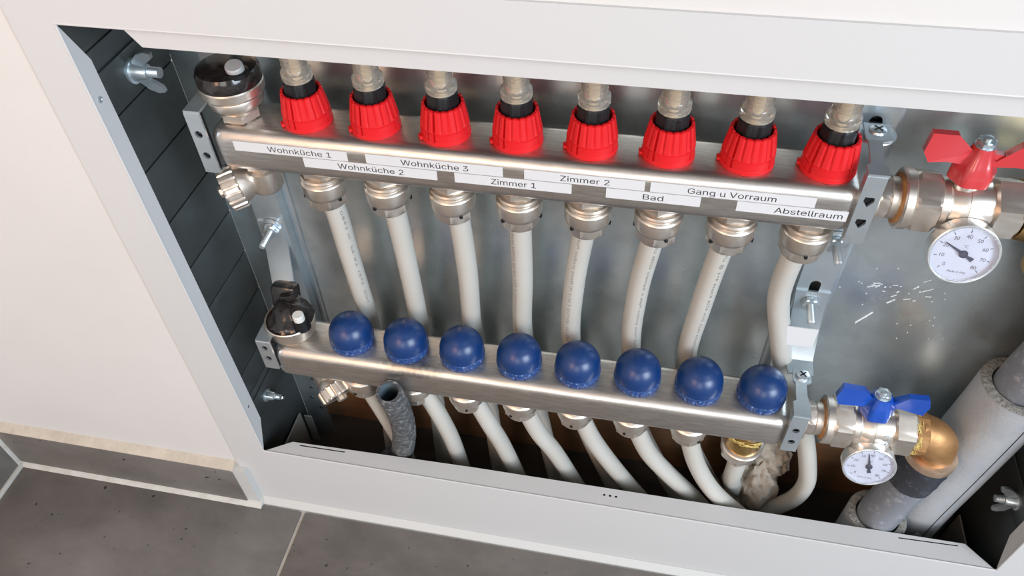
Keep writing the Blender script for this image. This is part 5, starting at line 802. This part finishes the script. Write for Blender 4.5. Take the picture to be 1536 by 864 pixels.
# ------------------------------------------------------------------ ball valves
def rod_x(bm, prof, y, z, x, seg=48, rf=None):
    """lathe along +X, prof = [(r, x offset)]"""
    return lathe(bm, prof, seg, Matrix.Translation((x, y, z)) @ Matrix.Rotation(PI / 2, 4, 'Y'), rf)
def ball_valve(lbl, x, y, z, handle, hm, _, top, mark):
    t = thing('ball_valve', lbl, 'valve', (x + 50, y, z))
    b = NB(); rod_x(b, [(17, -4.5), (18.6, -3.6), (18.6, -1.2), (17, -.4)], y, z, x); rod_x(b, [(12, -1), (12, 5)], y, z, x); rod_x(b, [(13.2, 0.5), (14.4, 1.3), (14.4, 6), (13.0, 7)], y, z, x, rf=hexr(12.8))
    rod_x(b, [(11.6, 6), (13.8, 7.5), (13.8, 12.5), (13.2, 13)], y, z, x); obj('tail_nipple', b, 'nickel', t, world=True)
    b = NB(); rod_x(b, [(13.0, 12.2), (16.4, 12.6), (16.4, 14), (13, 14.4)], y, z, x); obj('gasket', b, 'rust', t, world=True)
    b = NB(); h = 18.6
    rod_x(b, [(15.2, 14.6), (15.2, 13.4), (18.6, 13.4), (20, 14.4), (20, 19), (18.7, 20.2)], y, z, x, 48)
    rod_x(b, [(18.4, 19.6), (21.3, 22), (21.3, 33), (19.0, 35), (16, 35.5)], y, z, x, 60, rf=hexr(h))
    obj('union_nut', b, 'nickel', t, world=True, angle=22)
    b = NB(); rod_x(b, [(14.6, 34), (16.8, 36.5), (16.8, 40), (15.2, 41.5), (15.2, 43), (16.9, 46), (17.2, 52), (16.8, 59), (15.8, 66), (15.2, 69)], y, z, x, 56)
    cyl(b, (x + 49, y, z), (x + 49, y, z + 20.5), 8.6, 7.6)
    cyl(b, (x + 56, y - 1, z - 6), (x + 56, y - 3, z - 27), 9, 8.5)
    lathe(b, [(16.8, -.5), (17.6, -.5), (17.6, .5), (16.8, .5)], 56, Matrix.Translation((x + 52, y, z)) @ Matrix.Rotation(PI / 2, 4, 'Y'))
    obj('valve_body', b, 'nickel', t, world=True, angle=40)
    b = NB(); rod_x(b, [(15.6, 66), (20.4, 67.5), (20.4, 81), (18, 83)], y, z, x, 48, rf=hexr(17.8)); obj('hex_end', b, 'nickel', t, world=True, angle=22)
    x2 = text_bm(mark[0], 5.2, 1.0, bold=.1)
    for v in x2.verts:
        ang = R(mark[1]) + v.co.x / 17.0; v.co = Vector((x + mark[2] - v.co.y, y - math.cos(ang) * 17.4, z + math.sin(ang) * 17.4))
    obj('cast_marking', x2, 'zinc', t, world=True, fin=False)
    # butterfly handle
    zt = z + 20; hx = x + 49
    b = NB()
    lathe(b, [(11.0, 0), (12.6, 1), (12.4, 8), (9.8, 15), (7.0, 21), (6.4, top), (0, top)], 48, Matrix.Translation((hx, y, zt)), rf=lambda r, th, zz, i: r * (1 + .05 * math.cos(6 * th)))
    hb = obj('handle_hub', b, hm, t, world=True)
    for sx in (-1, 1):
        b = NB(); pr = handle[0 if sx < 0 else 1]
        th = 5.0
        a = [b.verts.new((hx + px, y - th / 2 - 3 * (abs(px) > 15), zt + pz)) for px, pz in pr]; c = [b.verts.new((hx + px, y + th / 2 - 3 * (abs(px) > 15), zt + pz)) for px, pz in pr]
        b.faces.new(a); b.faces.new(list(reversed(c)))
        for i in range(len(pr)): j = (i + 1) % len(pr); b.faces.new((a[i], c[i], c[j], a[j]))
        bmesh.ops.triangulate(b, faces=[f for f in b.faces if len(f.verts) > 4])
        obj('handle_wing', b, hm, t, world=True, angle=40)
    b = NB(); A = Matrix.Translation((hx, y, zt + top - .3)); hexnut(b, 4.9, 0, 4.2, 0.6, A); lathe(b, [(2.4, 4), (2.4, 6), (0, 6.3)], 16, A); lathe(b, [(6.2, -.2), (6.2, .6)], 24, A); obj('handle_nut', b, 'zinc', t, world=True)
    return t
wing_l = [(-4, 11), (-19, 14.5), (-29, 13.0), (-33.5, 20), (-32.5, 33.5), (-18, 33.5), (-11, 24), (-5, 21)]
wing_r = [(5, 21), (13, 20), (20, 31), (26, 34), (44, 33), (48, 22), (46, 13), (20, 14.5), (5, 11)]
wing_l2 = [(-4, 8), (-17, 10.5), (-31, 9.5), (-34.5, 18), (-32, 31), (-16, 30), (-9, 20), (-5, 17)]
wing_r2 = [(5, 17), (9, 17), (17, 28), (31, 29), (34, 20), (32, 9), (14, 10), (5, 7)]
ball_valve('ball valve with red butterfly handle right of the upper manifold', 384, -2, -16.5, (wing_l, wing_r), 'redmetal', 0, 25, ('3/4  CR', -12, 58))
ball_valve('ball valve with blue butterfly handle right of the lower manifold', 390, -25, -232, (wing_l2, wing_r2), 'bluemetal', 0, 21, ('1 CR 20', -18, 62))

# ------------------------------------------------------------------ thermometers
def thermometer(lbl, c, n, rad, temp, stem_to):
    t = thing('thermometer', lbl, 'thermometer', c)
    Nn = Vector(n).normalized(); X = Vector((0, 0, 1)).cross(Nn); X = -X if X.x < 0 else X; X.normalize(); Y = Nn.cross(X); Y = -Y if Y.z < 0 else Y
    Mx = Matrix((X, Y, Nn)).transposed().to_4x4()
    Mx = Matrix((( X.x, Y.x, Nn.x, 0), (X.y, Y.y, Nn.y, 0), (X.z, Y.z, Nn.z, 0), (0, 0, 0, 1)))
    b = NB(); lathe(b, [(rad - 3, -9), (rad - 1, -8.4), (rad, -7), (rad, 3.2), (rad - .6, 3.6), (rad - 1.6, 3.4), (rad - 1.9, .1)], 64, Mx, close=False); lathe(b, [(0, -9), (rad - 3, -9)], 64, Mx, close=False); obj('case', b, 'nickel' if False else 'palecase', t, angle=35)
    b = NB(); lathe(b, [(0, 0), (rad - 1.5, 0)], 64, Mx, close=False); obj('dial_face', b, 'dial', t)
    b = NB(); lathe(b, [(rad - 1.7, 1.2), (rad - 1.5, 3.8), (rad - 4.5, 4.8), (0, 5.4), (0, 4.6), (rad - 4.7, 4.0), (rad - 2.3, 3.1), (rad - 2.3, 1.2)], 64, Mx, close=False); obj('clear_cover', b, 'lens', t, angle=50)
    dk = NB()
    for k, s in enumerate(['0', '10', '20', '30', '40', '50', '60', '70', '80']):
        a = R(225 - 270 * k / 8) if True else 0; ca, sa = math.cos(a), math.sin(a)
        x2 = text_bm(s, rad * .17, 1, align='CENTER')
        for v in x2.verts: v.co = Mx @ Vector((v.co.x + ca * rad * .58, v.co.y + sa * rad * .58 - rad * .06, 0.15))
        tmp = bpy.data.meshes.new('tmp'); x2.to_mesh(tmp); x2.free(); dk.from_mesh(tmp); bpy.data.meshes.remove(tmp)
        box(dk, rad * .70, rad * .79, -.22, .22, 0.1, 0.2, 0, Mx @ Matrix.Rotation(a, 4, 'Z'))
    for s, yy, sz in (('°C', rad * .2, .13), ('Made in Italy', -rad * .66, .105)):
        x2 = text_bm(s, rad * sz, 1, align='CENTER')
        for v in x2.verts: v.co = Mx @ Vector((v.co.x, v.co.y + yy, 0.15))
        tmp = bpy.data.meshes.new('tmp'); x2.to_mesh(tmp); x2.free(); dk.from_mesh(tmp); bpy.data.meshes.remove(tmp)
    obj('dial_print', dk, 'dialink', t, fin=False)
    a = R(225 - 270 * temp / 80); b = NB(); A = Mx @ Matrix.Rotation(a, 4, 'Z')
    plate(b, [(-rad * .34, -1.5), (-rad * .34, 1.5), (-rad * .15, .8), (0, 1.1), (rad * .66, .22), (rad * .66, -.22), (0, -1.1), (-rad * .15, -.8)], [], .35, A @ Matrix.Translation((0, 0, .8)))
    lathe(b, [(2.5, .5), (2.5, 1.5), (1.8, 1.9), (0, 1.9)], 20, Mx); obj('pointer', b, 'dialink', t)
    b = NB(); e = Vector(stem_to) - Vector(c); cyl(b, Mx @ Vector((0, 0, -8.5)), e, 4.5); obj('stem', b, 'brass', t)
M['palecase'] = mat('pale_metal_case', (0.70, 0.72, 0.72), 0.22, 0.75)
c1 = at(1444, 379, 1, -31); c2 = at(1303, 697, 1, -50)
thermometer('round white thermometer reading about 22 degrees below the red-handled valve', tuple(c1), (-0.05, -1, 0.24), 20.6, 22, (440, -5, -38))
thermometer('round white thermometer reading about 36 degrees below the blue-handled valve', tuple(c2), (-0.02, -1, 0.20), 20.4, 36, (446, -28, -254))

# ------------------------------------------------------------------ elbows, insulated pipes
def elbow_path(p0, d0, p1, n=10):
    p0 = Vector(p0); p1 = Vector(p1); c = p0 + Vector(d0)
    return [(p0 * (1 - t) ** 2 + c * 2 * t * (1 - t) + p1 * t * t) for t in [k / n for k in range(n + 1)]]
t = thing('bronze_elbow', 'bronze elbow with hemp joint turning down right of the blue-handled valve', 'pipe fitting', (497, -22, -245))
P = elbow_path((476, -25, -232), (22, 0, -1), (499.5, -21.5, -262), 14)
b = NB(); tube(b, P, 17, 32, rfun=lambda i, k: 16.4 + (1.3 if i < 2 else 0) + .35 * math.sin(k * .8)); obj('elbow_body', b, 'bronze', t, world=True, angle=50)
b = NB(); rod_x(b, [(15, -8), (19.4, -7), (19.4, 2), (17, 3)], -25, -232, 479, 40, rf=hexr(17.5, 8)); obj('hex_socket', b, 'bronze', t, world=True)
b = NB()
for k in range(60):
    a = random.random() * 2 * PI; xx = 471.5 + random.random() * 4; p = []
    for j in range(6): aa = a + .16 * j; rr = 17.6 + random.random() * .9; p.append(Vector((xx + math.sin(j * 1.3 + k), -25 + rr * math.cos(aa), -232 + rr * math.sin(aa))))
    tube(b, p, .4, 4)
obj('hemp_thread', b, 'hemp', t, world=True)
dn = Vector((-4, 0, -60)).normalized()
b = NB(); lathe(b, [(16, 0), (20.4, 1.5), (20.8, 4), (20.6, 9), (19, 11)], 48, axis_m((499.5, -21.8, -259), dn)); obj('copper_ring', b, 'copper', t, world=True)

t = thing('insulated_return_pipe', 'thin grey pipe under the bronze elbow, entering a cut grey foam sleeve', 'pipe', (485, -24, -479))
b = NB(); P = smooth_path([(499, -21.5, -268), (498, -21.5, -290), (493.5, -20.5, -345), (490.5, -20, -385), (489, -20, -475)], 8)
tube(b, P, 18.2, 36); obj('inner_pipe', b, 'greypipe', t, world=True, angle=60)
b = NB(); P2 = smooth_path([(499, -21.5, -266), (497.6, -21.8, -282), (495, -22, -303)], 6)
tube(b, P2, 20.4, 36, rfun=lambda i, k: 20.3 + (.6 if (i + k) % 5 == 0 else 0) + (-1.2 if i == 0 else 0)); obj('black_tape', b, 'tape', t, world=True, angle=50)
def sleeve(par, p0, p1, ro, ri, name='foam_sleeve'):
    p0 = Vector(p0); p1 = Vector(p1); L = (p1 - p0).length; A = axis_m(p0, p1 - p0)
    b = NB(); lathe(b, [(ro, 0), (ro, L - 1.2)], 64, A, close=False); lathe(b, [(ri, L - 20), (ri, L), ], 48, A, close=False)
    o = obj(name, b, 'foam', par, world=True, angle=50); sub(o, par)
    b = NB(); lathe(b, [(ri, L - 1), (ri + .3, L), (ro - 1.2, L), (ro, L - 1.2)], 64, A, close=False); obj('cut_end', b, 'foamcut', o, world=True, angle=60)
    # glued seam along the sleeve
    a = R(255); b = NB(); box(b, ro - .1, ro + .15, -.35, .35, 0, L - 1, 0, A @ Matrix.Rotation(a, 4, 'Z')); obj('seam', b, 'black', o, world=True)
sleeve(t, (489, -20, -479), (490.8, -20, -377), 26.6, 19.6)
t = thing('insulated_supply_pipe', 'thick grey foam-insulated pipe rising at the right side of the cabinet', 'pipe', (535, 7, -479))
b = NB(); P = smooth_path([(534, 11, -479), (535, 11, -430), (539, 7.5, -320), (545, 4.5, -190), (547, 2, -140), (534, -1, -92), (511, -3, -60)], 8)
tube(b, P, 18.6, 36); obj('inner_pipe', b, 'greypipe', t, world=True, angle=60)
# the sleeve follows the pipe
b = NB(); Ps = smooth_path([(534, 11, -479), (535, 11, -430), (536, 9, -370), (539, 7.5, -318), (543, 5.5, -246), (545.5, 4.5, -194)], 10)
F = frames(Ps); ro = 29.0
ra = tube(b, Ps, ro, 56, caps=False)
o = obj('foam_sleeve', b, 'foam', t, world=True, angle=50); sub(o, t)
b = NB(); e = Ps[-1]; dd = (Ps[-1] - Ps[-2]).normalized(); A = axis_m(e, dd)
lathe(b, [(20.4, -30), (20.4, -.2), (20.8, .5), (27.8, .5), (29.1, -.8)], 56, A, close=False); obj('cut_end', b, 'foamcut', o, world=True, angle=60)
b = NB()
for i in range(len(Ps) - 1):
    tt, u, v = F[i]
    for (pp, qq) in ((Ps[i], Ps[i + 1]),):
        a = R(12); r1 = (u * math.cos(a) + v * math.sin(a)) * (ro + .05)
        tube(b, [pp + r1, qq + r1], .45, 5)
obj('seam', b, 'tape', o, world=True)
t = thing('bronze_elbow', 'bronze socket at the right outlet of the red-handled valve, cut by the picture edge', 'pipe fitting', (490, -2, -40))
P = elbow_path((468, -2, -16.5), (36, 0, 0), (510, -3, -62), 12)
b = NB(); tube(b, P, 17.5, 32, rfun=lambda i, k: 17.6 + (1.6 if i < 3 or i > 10 else 0)); obj('elbow_body', b, 'brass', t, world=True, angle=50)

# crumpled plastic wrap beside the sleeve
b = blob((526, -33, -425), (11, 9, 34), 12, .5, 4)
tag(obj('plastic_wrap', b, mat('crumpled_grey_film', (0.13, 0.13, 0.125), 0.25, noise=(60, (0.3, 0.3, 0.29), 5, .5, .7, U), bump=(50, 1.0, 0.006)), None, (526, -33, -470), world=True), 'crumpled dark plastic wrap squeezed between the two insulated pipes', 'plastic wrap')

# ------------------------------------------------------------------ foot plates
for lbl, x in (('pale steel foot plate inside the lower left corner of the cabinet', -117), ('pale steel foot plate inside the lower right corner of the cabinet', 586)):
    t = thing('foot_plate', lbl, 'bracket', (x, 0, -480), 'foot plates inside the cabinet')
    b = NB(); box(b, x - .8, x + .8, -50, 19, -480, -419); obj('upright_plate', b, 'foot', t, world=True) if 'foot' in M else None
    if 'foot' not in M:
        M['foot'] = mat('dull_steel', (0.42, 0.40, 0.36), 0.5, 0.6); b2 = NB(); box(b2, x - .8, x + .8, -50, 19, -480, -419); obj('upright_plate', b2, 'foot', t, world=True)
    b = NB(); d = 1 if x < 0 else -1; box(b, min(x, x + d * 9), max(x, x + d * 9), 24, 25.6, -480, -432); obj('back_tab', b, 'foot', t, world=True)

# ------------------------------------------------------------------ wing bolts
def wing_bolt(lbl, x, y, z, d, rot, sc=1.0):
    t = thing('wing_nut', lbl, 'wing nut', (x, y, z)); t.scale = (sc, sc, sc); A = axis_m((0, 0, 0), (d, 0, 0)) @ Matrix.Rotation(rot, 4, 'Z')
    b = NB(); lathe(b, [(7, 0), (7, 1.2)], 24, A); lathe(b, [(5.6, 1.2), (5.0, 3), (4.2, 8), (3.6, 9)], 24, A); obj('nut_body', b, 'zinc', t)
    b = NB(); pr = [(2.6, 8.5)] + [(2.9 if k % 2 else 2.5, 9 + k * .5) for k in range(14)] + [(0, 16.3)]; lathe(b, pr, 16, A); obj('threaded_stud', b, 'zinc', t)
    for s in (-1, 1):
        b = NB(); pl = [(s * 3.0, 2), (s * 3.4, 6.5), (s * 6.5, 11), (s * 8.5, 14), (s * 11.5, 14.5), (s * 12.2, 11), (s * 10.5, 6.0), (s * 6.5, 2)]
        if s < 0: pl = pl[::-1]
        Q = A @ Matrix.Translation((0, 1.3, 0)) @ Matrix(((1, 0, 0, 0), (0, 0, -1, 0), (0, 1, 0, 0), (0, 0, 0, 1)))
        plate(b, pl, [], 2.6, Q); bmesh.ops.recalc_face_normals(b, faces=b.faces)
        obj('wing', b, 'zinc', t)
wing_bolt('zinc wing nut in the upper left corner of the cabinet side', -118.5, -8, 34, 1, R(2), 1.3)
wing_bolt('zinc wing nut low on the left cabinet side near the drain valve', -118.5, -17, -335, 1, R(30))
wing_bolt('zinc wing nut low on the right cabinet side by the picture edge', 590.5, -18, -322, -1, R(15), 1.15)

for o in bpy.data.objects:
    if '_mm' in o: del o['_mm']
